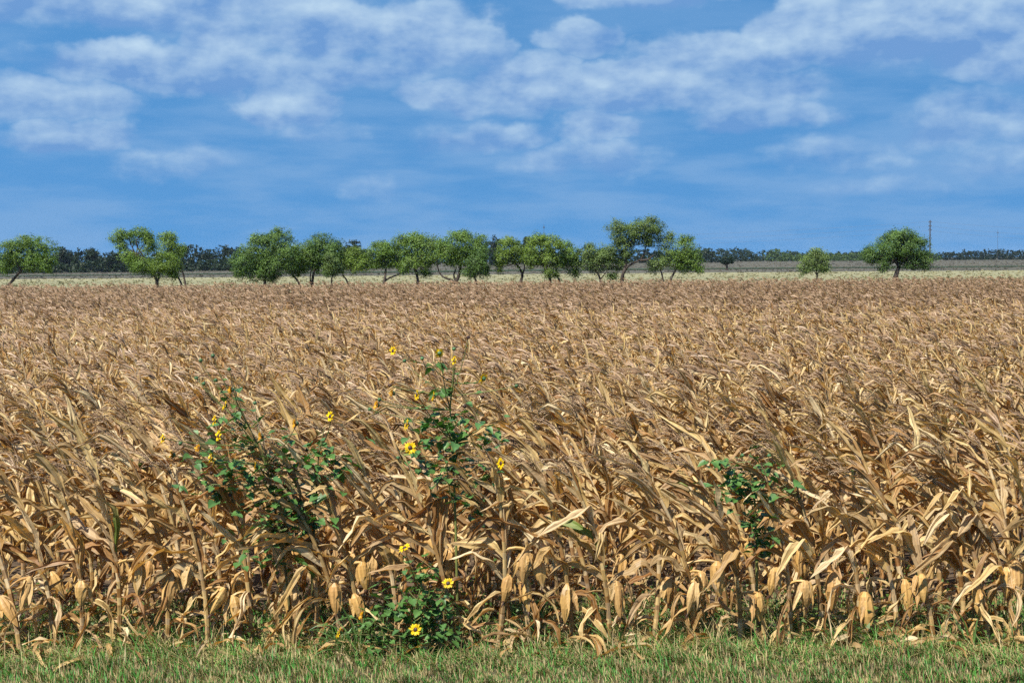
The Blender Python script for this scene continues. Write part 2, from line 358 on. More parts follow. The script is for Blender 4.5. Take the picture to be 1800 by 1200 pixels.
def make_plant(rng, lod=0, ears=(), low=True, shape=None):
    """parts of one dry corn plant at the origin: (name, V, F, L, material[, sub-parts])"""
    parts = []
    h = HC * rng.uniform(0.90, 1.08); lean = rng.uniform(0.13, 0.33) if lod == 0 else rng.uniform(.12, .32); ly = rng.uniform(-0.07, 0.05)
    def st(t): return np.array((-lean * h * t ** 2.1, ly * h * t, h * t * (1 - 0.10 * lean * t)))
    nseg = (16, 4, 3)[lod]; ts = np.linspace(0, 1, nseg + 1)
    path = np.array([st(t) for t in ts])
    rad = 0.0145 * (1 - 0.68 * ts)
    if lod == 0:
        ts = np.sort(np.concatenate([np.linspace(0, 1, 12), np.linspace(0.1, 0.9, 9) + 0.012])); path = np.array([st(t) for t in ts])
        rad = 0.0155 * (1 - 0.66 * ts); rad = rad * (1 + 0.28 * (np.abs(((ts - 0.1) / 0.1 + 0.5) % 1 - 0.5) < 0.06))
    if lod < 2:
        V, F, L = tube(path, rad, (7, 3)[lod], rng.random()); parts.append(('stalk', V, F, L, M_STALK))
    nl = (18, 13 if low else 9, 5)[lod]; alpha = rng.uniform(0, math.pi)
    t0 = 0.10 if lod == 0 or low else 0.36
    if lod == 2: t0 = 0.5
    for k in range(nl):
        t = t0 + (0.96 - t0) * (max(k + rng.uniform(-0.3, 0.3), 0) / (nl - 1)) ** (1.25 if lod == 0 else 1.0); t = min(max(t, 0.08), 0.97)
        a = alpha + math.pi * (k % 2) + rng.uniform(-0.5, 0.5)
        radial = np.array((math.cos(a), math.sin(a), 0))
        tan = norm(st(min(t + 0.02, 1)) - st(t - 0.02))
        dead = t < 0.36
        kink = tk = 0.0; loose = rng.uniform(.1, .45) if lod else 0.0
        if dead:
            ang = rng.uniform(0.8, 1.6); dr = rng.uniform(2.5, 9); wi = rng.uniform(-0.4, 1.2)
            Ln = rng.uniform(0.30, 0.66); Wd = rng.uniform(0.026, 0.064); fold = rng.uniform(0.4, 1.1); tw = (rng.uniform(-.6, .6), rng.uniform(-2.2, 2.2))
            kink, tk = rng.uniform(0, 1.4), rng.uniform(.15, .5)
        elif t < 0.66:
            ang = rng.uniform(0.22, 0.70); dr = rng.uniform(0.0, 1.3); wi = rng.uniform(0.2, 1.3)
            Ln = rng.uniform(0.34, 0.62); Wd = rng.uniform(0.048, 0.088) if lod else rng.uniform(.05, .118); fold = rng.uniform(0.25, 0.9); tw = (rng.uniform(-.6, .6), rng.uniform(-1.4, 1.4))
            if rng.random() < .75: kink, tk = rng.uniform(.5, 1.6), rng.uniform(.4, .9)
        else:
            ang = rng.uniform(0.10, 0.60); dr = rng.uniform(0.0, 0.8); wi = rng.uniform(0.2, 1.4)
            Ln = rng.uniform(0.22, 0.46); Wd = rng.uniform(0.034, 0.062) if lod else rng.uniform(.038, .086); fold = rng.uniform(0.25, 0.9); tw = (rng.uniform(-.6, .6), rng.uniform(-1.2, 1.2))
            if rng.random() < .65: kink, tk = rng.uniform(.3, 1.2), rng.uniform(.55, .95)
        ang += loose
        d0 = norm(tan * math.cos(ang) + radial * math.sin(ang) + np.array((-0.34, 0, 0)) * (0.3 if dead else 1))
        if lod == 0: Wd *= 1.05
        elif lod == 1: Ln *= .72; Wd *= .88
        sg, ac = ((12, 4), (5, 2), (2, 1))[lod]
        if lod == 2: Ln *= 0.7; Wd *= .9
        V, F, L = ribbon(st(t) + radial * 0.008, d0, Ln, Wd, dr, wi, rng, sg, ac, fold, tw, 0.32 if not dead else 0.5, rng.random(), 0.55 if not dead else 1.3, kink=kink, tk=tk, flag=0.0 if dead else rng.uniform(0.05, 0.85), pleat=rng.uniform(.04, .20) if lod == 0 else 0)
        V[:, 2] = np.maximum(V[:, 2], 0.012 + 0.02 * rng.random())
        if lod == 0:      # sheath round the stalk under the leaf
            sp = np.array([st(q) for q in np.linspace(max(t - 0.085, 0.02), t, 4)])
            sr = np.array((0.010, 0.0165, 0.0165, 0.0185)) * (1.12 - 0.55 * t)
            Vs, Fs, Ls = tube(sp, sr, 7, rng.random()); Ls[:, 0] = 0.2 + 0.2 * np.abs(Ls[:, 0] - .5)
            F = np.concatenate([F, Fs + len(V)]); V = np.concatenate([V, Vs]); L = np.concatenate([L, Ls])
        parts.append(('leaf', V, F, L, M_LEAF))
    # tassel: arching branches blown to the left
    A = Acc(); top = st(1.0); tan = norm(st(1.0) - st(0.96)); nb = (8, 6, 6)[lod]
    for b in range(nb):
        a = rng.uniform(0, 6.28); sp = 0.0 if b == 0 else rng.uniform(0.2, 0.6)
        d = norm(tan + np.array((math.cos(a) * sp - 0.15, math.sin(a) * sp, 0.05)))
        Lb = rng.uniform(0.16, 0.30) * (1, .8, .75)[lod]; n = (8, 4, 2)[lod]; p = top - tan * rng.uniform(0, 0.07); P = [p]
        wi, dr = rng.uniform(2.2, 5), rng.uniform(2.5, 7.0)
        for i in range(n):
            d = norm(d + np.array((-wi, 0, -dr * (0.4 + i / n))) * Lb / n); p = p + d * Lb / n; P.append(p)
        P = np.array(P); r_ = rng.random()
        if lod == 0:
            V, F, L = tube(P, np.linspace(0.0034, 0.0016, n + 1), 3, r_); A.add(V, F, L)
            for i in range(2 * n):      # spikelets
                q = (i + 0.5) / (2 * n) * n; j = min(int(q), n - 1); c = P[j] + (P[j + 1] - P[j]) * (q - j); tg = norm(P[j + 1] - P[j])
                for s_ in (-1, 1):
                    sd = norm(np.cross(tg, rng.normal(size=3))); e = tg * 0.016 + sd * 0.007; w = np.cross(norm(e), sd) * 0 + norm(np.cross(e, rng.normal(size=3))) * 0.0032
                    A.add([c, c + e * .5 + w, c + e, c + e * .5 - w], [[0, 1, 2, 3]], np.full((4, 3), (0.3, q * .03, r_)))
        else:
            w = (0.0065, 0.009)[lod - 1]; tg = norm(P[-1] - P[0]); sd = norm(np.cross(tg, rng.normal(size=3) + np.array((0, -1.0, 0.6)))) * w
            V = np.stack([P - sd, P + sd], 1).reshape(-1, 3)
            F = np.array([[2 * i, 2 * i + 1, 2 * i + 3, 2 * i + 2] for i in range(n)])
            L = np.zeros((len(V), 3)); L[:, 0] = 0.3; L[:, 1] = np.repeat(np.linspace(0, .3, n + 1), 2); L[:, 2] = r_
            A.add(V, F, L)
    parts.append(('tassel', np.concatenate(A.V), np.concatenate(A.F4), np.concatenate(A.L), M_TASSEL))
    for (ex, ez, tilt) in ears:        # an ear hanging at x offset ex with its middle at height ez
        parts.append(make_ear(rng, st, ex, ez, tilt, lod))
    return parts

def make_ear(rng, st, ex, ez, tilt, lod=0):
    le = rng.uniform(0.17, 0.26); rmax = rng.uniform(0.033, 0.050)
    t = min((ez + le * 0.35) / HC, 0.8); s0 = st(t)
    side = 1 if ex >= s0[0] else -1
    ctr = np.array((ex, -rng.uniform(0.035, 0.06), ez))
    ax = norm(np.array((math.sin(tilt), -0.16, -math.cos(tilt))))        # points to the tip, hanging
    top = ctr - ax * le * 0.5
    n, sides = (9, 18) if lod == 0 else (5, 6)
    tt = np.linspace(0, 1, n)
    prof = np.interp(tt, (0, .06, .2, .42, .65, .85, 1), (.30, .62, .92, 1, .82, .45, .12)) * rmax
    V, F, L = tube(top + ax * le * tt[:, None], prof, sides, rng.random())
    c = np.repeat(top + ax * le * tt[:, None], sides, 0)
    j = np.tile(np.arange(sides), n); ph_ = rng.uniform(0, 1, 3); tr_ = np.repeat(tt, sides); bumpv = 0.86 + 0.34 * ((j / sides * 3 + ph_[0] + tr_ * .35) % 1) ** 1.5 + 0.05 * np.sin(j * 2.9 + tr_ * 7) + 0.05 * np.sin(tr_ * 9 + ph_[1] * 6)
    V = c + (V - c) * bumpv[:, None]; L[:, 0] = (L[:, 0] * 2.4) % 1 * .42
    Vs, Fs, Ls = tube(bez(s0, s0 + (top - s0) * 0.5 + np.array((0, -0.01, 0.03)), top + ax * 0.01, 5), np.linspace(.009, .012, 5), 5, rng.random())
    F = np.concatenate([F, Fs + len(V)]); V = np.concatenate([V, Vs]); L = np.concatenate([L, Ls])
    subs = []
    if lod == 0:
        tip = top + ax * le
        A = Acc()
        for _ in range(6):
            A.add(*ribbon(tip - ax * 0.012, ax + rng.normal(size=3) * 0.5, rng.uniform(.03, .06), 0.005, 4, 0, rng, 4, 1, 0.1, (0, 1), 0, rng.random()))
        subs.append(('silk', np.concatenate(A.V), np.concatenate(A.F4), np.concatenate(A.L), M_DISC))
        for _ in range(rng.integers(1, 4)):
            a = rng.uniform(-0.6, 3.7); rd = norm(np.array((math.cos(a), -abs(math.sin(a)) * .8, 0)))
            V2, F2, L2 = ribbon(top + ax * le * rng.uniform(.02, .2) + rd * rmax * .75, ax + rd * rng.uniform(.08, .45), rng.uniform(.11, .20), rng.uniform(.035, .055), rng.uniform(0, 3), .3, rng, 7, 2, .35, (rng.uniform(-.5, .5), rng.uniform(-1, 1)), .3, rng.random(), .6, .6)
            V2[:, 2] = np.maximum(V2[:, 2], 0.015)
            subs.append(('husk_leaf', V2, F2, L2, M_HUSK))
    return ('ear', V, F, L, M_HUSK, subs)

D0, DROW = 9.36, 0.76
FRONT = [22, 74, 128, 193, 277, 353, 430, 497, 545, 593, 628, 690, 742, 793, 870, 927, 1003, 1068, 1147, 1217, 1300, 1387, 1450, 1513, 1585, 1645, 1700, 1740, 1792]
EARS = [(40, 1046, -.3), (8, 1072, .5), (215, 1010, .1), (300, 1010, -.1), (272, 1040, .0), (368, 1055, -.5), (403, 1075, .2), (488, 1052, 0), (588, 1046, 0), (626, 1068, .25), (640, 1010, .1),
        (890, 985, .1), (927, 1045, .05), (993, 1055, -.1), (950, 1003, .2), (866, 1030, .0), (1160, 1034, .1), (1210, 1046, -.2), (1255, 1010, .1), (1352, 1016, -.15),
        (1330, 1060, .1), (1470, 1040, -.1), (1525, 1072, .05), (1603, 1052, .08), (1636, 1028, -.05), (1730, 1052, 0), (1788, 1024, -.15), (1083, 1050, .1), (1410, 1035, .1), (120, 1040, .1)]
rngF = np.random.default_rng(11)
front_ears = {i: [] for i in range(len(FRONT))}
for (ex, ey, tl) in EARS:
    k = min(range(len(FRONT)), key=lambda i: abs(FRONT[i] - ex))
    p = at(ex, ey, D0 - 0.04); b = at(FRONT[k], 1142, D0)
    front_ears[k].append((p[0] - b[0], max(p[2], 0.14), tl))

def parts_to_meshes(parts):
    out = []
    for p in parts:
        subs = [(s[0], build_mesh(s[0], s[1], [s[2]], s[4], s[3], smooth=False)) for s in p[5]] if len(p) > 5 else []
        out.append((p[0], build_mesh(p[0], p[1], [p[2]], p[4], p[3], smooth=p[0] in ('stalk', 'tassel')), subs))
    return out
rngT = np.random.default_rng(8)
def place_plant(proto, x, y, rz, s, label, group, skip_ears=False):
    e = link('corn_plant', None); e.empty_display_size = 0.1
    e.location = (x, y, 0.0); e.rotation_euler = (rngT.normal() * .05, rngT.normal() * .07 - (rngT.random() < .06) * rngT.uniform(.1, .4), rz); e.scale = (s, s, s)
    tag(e, label, 'corn plant', group)
    for (nm, me, subs) in proto:
        if nm == 'ear' and skip_ears: continue
        o = link(nm, me, e)
        for (sn, sm) in subs: link(sn, sm, o)
    return e

ORD = ['first', 'second', 'third', 'fourth', 'fifth', 'sixth', 'seventh', 'eighth', 'ninth', 'tenth', 'eleventh', 'twelfth', 'thirteenth', 'fourteenth', 'fifteenth',
       'sixteenth', 'seventeenth', 'eighteenth', 'nineteenth', 'twentieth', 'twenty-first', 'twenty-second', 'twenty-third', 'twenty-fourth', 'twenty-fifth', 'twenty-sixth']
def place_words(i, n): return f'{ORD[i]} from left' if i < (n + 1) // 2 else f'{ORD[n - 1 - i]} from right'
protos = []
for i, px in enumerate(FRONT):
    parts = make_plant(rngF, 0, front_ears[i])
    if px in (193, 1068):
        ks = [k for k, p in enumerate(parts) if p[0] == 'leaf']; k = ks[-7]
        parts[k] = parts[k][:4] + (M_LEAFG,)
    pm = parts_to_meshes(parts); protos.append(pm)
    n = len(FRONT); where = place_words(i, n)
    what = 'dry corn plant with a half green upper leaf' if px in (193, 1068) else 'dry corn plant with two hanging ears' if len(front_ears[i]) == 2 else 'dry corn plant with one hanging ear' if len(front_ears[i]) == 1 else 'dry tan corn plant'
    x = (px - 900) / FPX * D0
    place_plant(pm, x, D0 + rngF.uniform(-.05, .05), 0, 1.0, f'{what}, {where} in the front row', 'corn plants in the front row')
for i in range(13):
    protos.append(parts_to_meshes(make_plant(rngF, 0, [(rngF.uniform(-.06, .06), rngF.uniform(.26, .55), rngF.choice((rngF.uniform(-.8, .8), rngF.uniform(2.4, 3.6))))])))
NROW = 8; row_gaps = []
for r in range(1, NROW):
    D = D0 + DROW * r; half = 0.36 * D + 0.05
    xs = [-half + rngF.uniform(0, .2)]
    while xs[-1] < half - .2: xs.append(xs[-1] + rngF.uniform(0.19, 0.29))
    for i, x in enumerate(xs):
        place_plant(protos[rngF.integers(len(protos))], x, D + rngF.uniform(-.09, .09), rngF.uniform(-.65, .65), rngF.uniform(.88, 1.08),
                    f'dry tan corn plant, {place_words(i, len(xs))} in the {ORD[r]} row from the front', f'corn plants in the {ORD[r]} row', rngF.random() < .3)

# the rest of the field: one mass
def make_mass(spec, seed, leafmat):
    """spec: list of (lod, points); returns one mesh of copies of a few plants"""
    rng = np.random.default_rng(seed); A = Acc()
    for lod, low, pts, nprot in spec:
        pts = np.asarray(pts)
        pr = []
        for _ in range(nprot):
            pp = make_plant(rng, lod, low=low); B = Acc()
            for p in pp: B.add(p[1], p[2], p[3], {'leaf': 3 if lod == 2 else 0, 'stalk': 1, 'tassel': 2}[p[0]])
            pr.append((np.concatenate(B.V), np.concatenate(B.F4), np.concatenate(B.L), np.concatenate(B.i4)))
        which = rng.integers(0, nprot, len(pts))
        for k in range(nprot):
            P = pts[which == k]; n = len(P)
            if not n: continue
            V, F, L, I = pr[k]; th = rng.uniform(-.7, .7, n); s = rng.uniform(.84, 1.10, n) * (1 + .04 * np.sin(P[:, 0] * .9 + P[:, 1] * .4) + .03 * np.sin(P[:, 0] * .31 - P[:, 1] * .7)); rn = rng.random(n)
            s = s * (.93 if lod == 2 else 1.0); c, sn = np.cos(th) * s, np.sin(th) * s
            X = c[:, None] * V[:, 0] - sn[:, None] * V[:, 1] + P[:, 0:1]
            Y = sn[:, None] * V[:, 0] + c[:, None] * V[:, 1] + P[:, 1:2]
            Z = s[:, None] * V[:, 2] + 0 * X
            VV = np.stack([X, Y, Z], -1).reshape(-1, 3)
            FF = (F[None] + (np.arange(n) * len(V))[:, None, None]).reshape(-1, 4)
            LL = np.broadcast_to(L, (n, len(V), 3)).copy(); LL[..., 2] = (LL[..., 2] + rn[:, None]) % 1
            A.F4.append(FF + A.n); A.i4.append(np.tile(I, n)); A.V.append(VV); A.L.append(LL.reshape(-1, 3)); A.n += len(VV)
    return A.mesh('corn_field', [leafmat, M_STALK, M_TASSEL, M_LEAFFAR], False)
rngM = np.random.default_rng(5)
side, near, mid, far = [], [], [], []
r = 0; D = D0
while D < 94:
    half = 0.36 * D + 0.05; ext = 0.36 * D + 2.2 + 0.02 * D
    x = -ext
    while x < ext:
        x += rngM.uniform(0.17, 0.27) * (1.0 if D < 42 else 1.2)
        p = (x, D + rngM.uniform(-.2, .2))
        if r < NROW:
            if abs(x) > half + .08: side.append(p)
        elif D < 26: near.append(p)
        elif D < 42: mid.append(p)
        else: far.append(p)
    r += 1; D = D0 + DROW * r
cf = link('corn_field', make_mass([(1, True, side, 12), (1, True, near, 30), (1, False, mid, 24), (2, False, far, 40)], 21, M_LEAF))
tag(cf, 'dense mass of dry corn filling the rest of the field to the trees', 'corn', kind='stuff')

# ------------------------------------------------------------------ mesquite trees along the field edge
def leaf_quads(A, C, size, rng, rn, mi=0, flat=0.0, out=None):
    """one small leafy face per centre"""
    n = len(C); d = rng.normal(size=(n, 3)); d[:, 2] += flat
    if out is not None: d = d * .45 + out
    d /= np.linalg.norm(d, axis=1)[:, None]
    a = np.cross(d, rng.normal(size=(n, 3))); a /= np.linalg.norm(a, axis=1)[:, None] + 1e-9; b = np.cross(d, a)
    s = size * rng.uniform(.55, 1.25, n)[:, None]
    V = np.stack([C - a * s, C + a * s * .7 - b * s * .62, C + a * s * .7 + b * s * .62], 1).reshape(-1, 3)
    F = np.arange(3 * n).reshape(-1, 3)
    L = np.zeros((3 * n, 3)); L[:, 2] = np.repeat(rn, 3) * 0.97
    A.add(V, F, L, mi)

def lump_points(c, r, n, rng, clump=26, cs=0.16):
    """leaf centres gathered in sprays near the surface of an uneven ellipsoid"""
    k = max(4, n // clump)
    d = rng.normal(size=(k, 3)); d /= np.linalg.norm(d, axis=1)[:, None]
    rr = rng.uniform(0.35, 1.0, k) ** 0.55 * (1 + 0.20 * np.sin(d[:, 0] * 5 + d[:, 2] * 4 + c[0]) + rng.uniform(-.12, .16, k))
    cc = c + d * rr[:, None] * r
    pts = cc[rng.integers(0, k, n)] + rng.normal(size=(n, 3)) * cs * np.array((1, 1, .8))
    return pts, cc

def tree(D, base, trunk, lumps, kind, label, cat='tree', name='mesquite_tree', limbs=(), rt=0.10, dens=1.0, leaf=0.052, group='trees along the far edge of the corn field'):
    """base px (where the trunk meets the corn line); trunk list of px; lumps (x, y, rx, ry) px; limbs = lists of px polylines"""
    rng = np.random.default_rng(int(abs(base[0] * 7 + base[1])) + 3)
    k = D / FPX
    bx, _, bz = at(base[0], base[1], D); gz = float(ground_z(bx, D))
    e = link(name, None); e.location = (bx, D, gz); tag(e, label, cat, group)
    o = np.array((bx, D, gz))
    P = [np.array((bx + (0.0), D, gz - 0.1)) - o] + [at(x, y, D) + np.array((0, rng.uniform(-.15, .15), 0)) - o for (x, y) in [base] + list(trunk)]
    P[0][0] = P[1][0] - (P[2][0] - P[1][0]) * 0.4
    P = np.array(P)
    if len(P) > 2:
        tq = np.linspace(0, len(P) - 1, 14); P = np.stack([np.interp(tq, np.arange(len(P)), P[:, i]) for i in range(3)], 1)
        P[1:-1] = (P[:-2] + 2 * P[1:-1] + P[2:]) / 4
    V, F, L = tube(P, np.linspace(rt * 1.25, rt * .55, len(P)) * (1 + .1 * np.sin(np.arange(len(P)) * 2.2)), 7)
    link('trunk', build_mesh('trunk', V, [F], M_BARK, L), e)
    for lb in limbs:
        Q = np.array([at(x, y, D) - o for (x, y) in lb]); tq = np.linspace(0, len(Q) - 1, 9); Q = np.stack([np.interp(tq, np.arange(len(Q)), Q[:, i]) for i in range(3)], 1)
        Q[1:-1] = (Q[:-2] + 2 * Q[1:-1] + Q[2:]) / 4; Q[:, 1] += np.linspace(0, rng.uniform(-.5, .5), 9)
        V, F, L = tube(Q, np.linspace(rt * .7, rt * .25, 9), 6); link('limb', build_mesh('limb', V, [F], M_BARK, L), e)
    A = Acc(); B = Acc(); tip = P[-1]
    for (x, y, rx, ry) in lumps:
        c = at(x, y, D) - o; rr = np.array((rx * k, 0.5 * (rx + ry) * k * 1.05, ry * k))
        c[1] += rng.uniform(-.35, .35) * rr[1]
        n = int(2500 * dens * (rr[0] * rr[2]) ** 0.8 / 0.55)
        pts, cc = lump_points(c, rr, n, rng, 38, 0.125 * max(.6, min(1.4, k * 27)))
        ov = (pts - c) / rr; ov = ov / (np.linalg.norm(ov, axis=1)[:, None] + .2); ov[:, 2] += .25
        leaf_quads(A, pts, leaf, rng, rng.random(len(pts)) * .6 + rng.random() * .4, out=ov)
        V, F, L = tube(bez(tip + (c - tip) * 0.02, tip * .5 + c * .5 + np.array((0, 0, -.15)) + rng.normal(size=3) * .12, c, 7), np.linspace(rt * .42, rt * .16, 7), 5); B.add(V, F, L)
        for q in cc[rng.permutation(len(cc))[:9]]:
            V, F, L = tube(bez(c, c * .5 + q * .5 + rng.normal(size=3) * .1, q, 4), np.linspace(rt * .16, rt * .06, 4), 3); B.add(V, F, L)
    link('branch', B.mesh('branch', M_BARK), e)
    link('crown', A.mesh('crown', M_TREE[kind]), e)
    return e

TD = 97.0
tree(TD, (11, 505), [(22, 492), (36, 476), (48, 464)], [(45, 448, 40, 26), (70, 440, 28, 24), (20, 440, 24, 18), (85, 462, 16, 18), (48, 425, 22, 12), (12, 464, 14, 16), (60, 468, 22, 10)], 'mid',
     'leaning green tree cut off by the left edge of the photo', limbs=[[(36, 476), (28, 455), (20, 440)]])
tree(TD, (277, 502), [(276, 490), (268, 478), (258, 460), (240, 448)], [(206, 416, 15, 13), (224, 412, 12, 10), (247, 409, 17, 11), (258, 416, 10, 12), (213, 432, 10, 9), (224, 450, 15, 13), (262, 432, 16, 16), (252, 462, 20, 16), (238, 470, 12, 12), (262, 478, 14, 10), (234, 424, 8, 6)], 'mid',
     'open crowned tree with sky showing through its spread upper limbs', limbs=[[(258, 460), (246, 440), (240, 428), (248, 414)], [(246, 455), (222, 444), (208, 420)], [(277, 497), (280, 480), (276, 455), (266, 435)]], dens=.9)
tree(TD - 1.5, (320, 500), [(314, 488), (304, 482), (298, 470)], [(291, 462, 26, 20), (305, 466, 16, 18), (278, 472, 12, 14), (306, 482, 10, 8)], 'yellow', 'bright yellow-green bushy tree beside the open crowned tree', rt=.07, dens=1.1)
tree(TD + 2, (326, 500), [(322, 480), (312, 456), (300, 436)], [(290, 416, 14, 10), (303, 420, 8, 14), (296, 432, 16, 12), (314, 440, 15, 12), (302, 448, 18, 12)], 'mid', 'thin green tree rising behind the bright yellow-green bushy tree', rt=.07, dens=.9)
tree(TD - 2, (465, 500), [(466, 488), (470, 470), (474, 455)], [(470, 440, 46, 30), (490, 420, 26, 18), (430, 462, 24, 22), (450, 478, 22, 18), (505, 450, 26, 28), (480, 468, 30, 20), (490, 406, 6, 6), (455, 424, 22, 14), (420, 478, 10, 10), (478, 488, 10, 8)], 'dark',
     'largest dark round tree at the left end of the central row')
tree(TD, (527, 500), [(521, 490), (514, 485), (508, 474)], [(522, 448, 20, 22), (535, 462, 20, 18), (520, 476, 14, 10), (540, 440, 14, 14)], 'mid', 'small tree with a pale slanted trunk right of the large dark tree', rt=.075)
tree(TD, (549, 499), [(550, 488), (553, 472), (558, 455)], [(562, 425, 20, 16), (574, 440, 24, 20), (552, 446, 16, 20), (588, 432, 12, 14), (566, 464, 24, 16), (586, 456, 16, 16)], 'dark', 'upright dark tree with twin trunks in the central row', limbs=[[(546, 500), (546, 486), (549, 470)]])
tree(TD - 1, (583, 499), [(583, 490), (587, 480), (588, 468)], [(584, 462, 18, 18), (578, 478, 12, 10), (594, 474, 12, 10)], 'grey', 'low grey-green tree right of the twin-trunked tree', rt=.06)
tree(TD, (612, 499), [(608, 490), (602, 484), (604, 472)], [(614, 452, 22, 18), (632, 466, 18, 14), (602, 466, 14, 14), (626, 446, 14, 12), (640, 458, 10, 14)], 'yellow', 'light green small tree with a trunk bent left before the row gap', rt=.06)
tree(TD, (675, 498), [(677, 488), (678, 474), (678, 460)], [(664, 446, 22, 18), (680, 438, 20, 14), (688, 458, 20, 14), (662, 464, 16, 10), (668, 430, 12, 7)], 'mid', 'tree with a low crooked limb reaching right along the pasture', limbs=[[(676, 494), (686, 487), (698, 484), (706, 480), (708, 468)]])
tree(TD - .5, (735, 497), [(733, 486), (731, 474), (727, 458)], [(722, 434, 30, 26), (735, 422, 22, 14), (704, 428, 14, 16), (752, 448, 20, 26), (725, 462, 30, 16), (762, 428, 12, 14), (710, 476, 8, 8), (748, 480, 12, 7)], 'mid', 'full round tree with one straight grey trunk, mid row')
tree(TD - 1, (801, 496), [(806, 486), (809, 474), (811, 458)], [(806, 430, 34, 24), (812, 414, 22, 10), (788, 446, 24, 18), (832, 440, 24, 24), (810, 458, 24, 14), (774, 436, 12, 18), (846, 424, 12, 14)], 'mid', 'wide tree with a long curved limb sweeping left from its base', limbs=[[(800, 495), (786, 490), (774, 484), (769, 470), (767, 454)], [(801, 494), (797, 484), (802, 470)]], rt=.12)
tree(TD - 2, (837, 495), [(834, 486), (832, 474), (832, 462)], [(838, 462, 22, 20), (826, 478, 14, 12), (850, 474, 14, 14), (846, 446, 14, 14)], 'dark', 'dark low tree overlapping the wide tree with the curved limb', rt=.07)
tree(TD, (915, 495), [(919, 484), (915, 474), (906, 462)], [(900, 436, 24, 18), (884, 452, 16, 16), (912, 450, 20, 16), (892, 424, 14, 8), (878, 468, 8, 12)], 'yellow', 'airy light green tree on a forked dark trunk', limbs=[[(918, 483), (922, 472), (922, 458)]])
tree(TD - 1, (967, 494), [(966, 484), (962, 472), (956, 456)], [(950, 436, 26, 22), (948, 420, 22, 10), (974, 428, 16, 14), (964, 458, 26, 18), (936, 456, 14, 16), (970, 480, 14, 9)], 'yellow', 'tall yellow-green tree beside a smaller leaning trunk', rt=.10)
tree(TD, (984, 494), [(979, 485), (976, 476), (984, 462)], [(1000, 448, 18, 20), (984, 460, 18, 14), (1008, 466, 12, 16), (994, 432, 14, 8), (1012, 482, 7, 6)], 'mid', 'green tree with a trunk leaning left against the yellow-green tree', rt=.07)
tree(TD, (1056, 494), [(1052, 482), (1046, 474), (1048, 464)], [(1042, 450, 24, 16), (1070, 446, 22, 16), (1056, 464, 30, 14), (1030, 462, 14, 12), (1036, 434, 10, 6), (1074, 484, 10, 7), (1090, 466, 12, 14)], 'grey', 'low spreading grey-green tree left of the tallest tree', limbs=[[(1056, 490), (1062, 482), (1068, 474)]], rt=.07)
tree(TD - .5, (1093, 493), [(1095, 480), (1100, 470), (1101, 455), (1100, 430)], [(1086, 402, 22, 14), (1104, 408, 22, 18), (1132, 398, 26, 14), (1150, 404, 18, 16), (1128, 416, 20, 14), (1100, 432, 16, 16), (1090, 422, 14, 10), (1102, 452, 12, 12), (1140, 424, 14, 10), (1144, 388, 10, 6)], 'grey',
     'tallest tree of the row with a crown bulging above the rest', limbs=[[(1098, 474), (1108, 463), (1122, 460), (1132, 452), (1134, 436), (1140, 418)], [(1126, 458), (1140, 456), (1148, 448)]], rt=.12, dens=.9)
tree(TD, (1165, 492), [(1164, 482), (1160, 472), (1160, 456)], [(1168, 424, 16, 14), (1158, 462, 18, 14), (1172, 446, 14, 16), (1150, 470, 10, 10), (1180, 414, 7, 6)], 'grey', 'thin grey-green tree between the tallest tree and its neighbour', rt=.06, dens=.8)
tree(TD, (1178, 491), [(1184, 482), (1188, 474), (1194, 460)], [(1200, 440, 22, 18), (1214, 456, 18, 18), (1190, 458, 16, 16), (1204, 422, 14, 9), (1226, 466, 10, 14), (1204, 470, 16, 10)], 'mid', 'rounded tree ending the central row before the open gap', rt=.08)
tree(TD, (1436, 488), [(1436, 482), (1434, 474), (1434, 464)], [(1426, 456, 18, 14), (1444, 452, 16, 14), (1434, 468, 24, 12), (1412, 472, 9, 13), (1452, 470, 9, 12), (1434, 442, 14, 5)], 'grey', 'small grey-green rounded tree standing alone in the gap', limbs=[[(1436, 484), (1430, 474), (1424, 462)], [(1436, 484), (1442, 472), (1446, 460)]], rt=.05, dens=.75)
tree(TD, (1574, 487), [(1577, 478), (1581, 470), (1580, 456)], [(1580, 432, 40, 24), (1560, 440, 30, 20), (1606, 440, 32, 22), (1588, 412, 26, 10), (1534, 452, 20, 14), (1628, 460, 20, 16), (1572, 420, 24, 12), (1604, 464, 22, 12), (1552, 466, 14, 10), (1612, 424, 18, 12), (1524, 442, 10, 8)], 'dark',
     'large umbrella-shaped tree with a thick dark trunk standing apart at right', limbs=[[(1580, 468), (1570, 452), (1556, 444)], [(1580, 466), (1594, 452), (1608, 446)]], rt=.17)
tree(300, (1278, 473), [(1278, 466), (1278, 460)], [(1278, 457, 9, 6), (1274, 459, 5, 4)], 'far', 'tiny dark tree alone in the grey field beyond the pasture', rt=.22, leaf=.22, dens=.5, group='far trees')

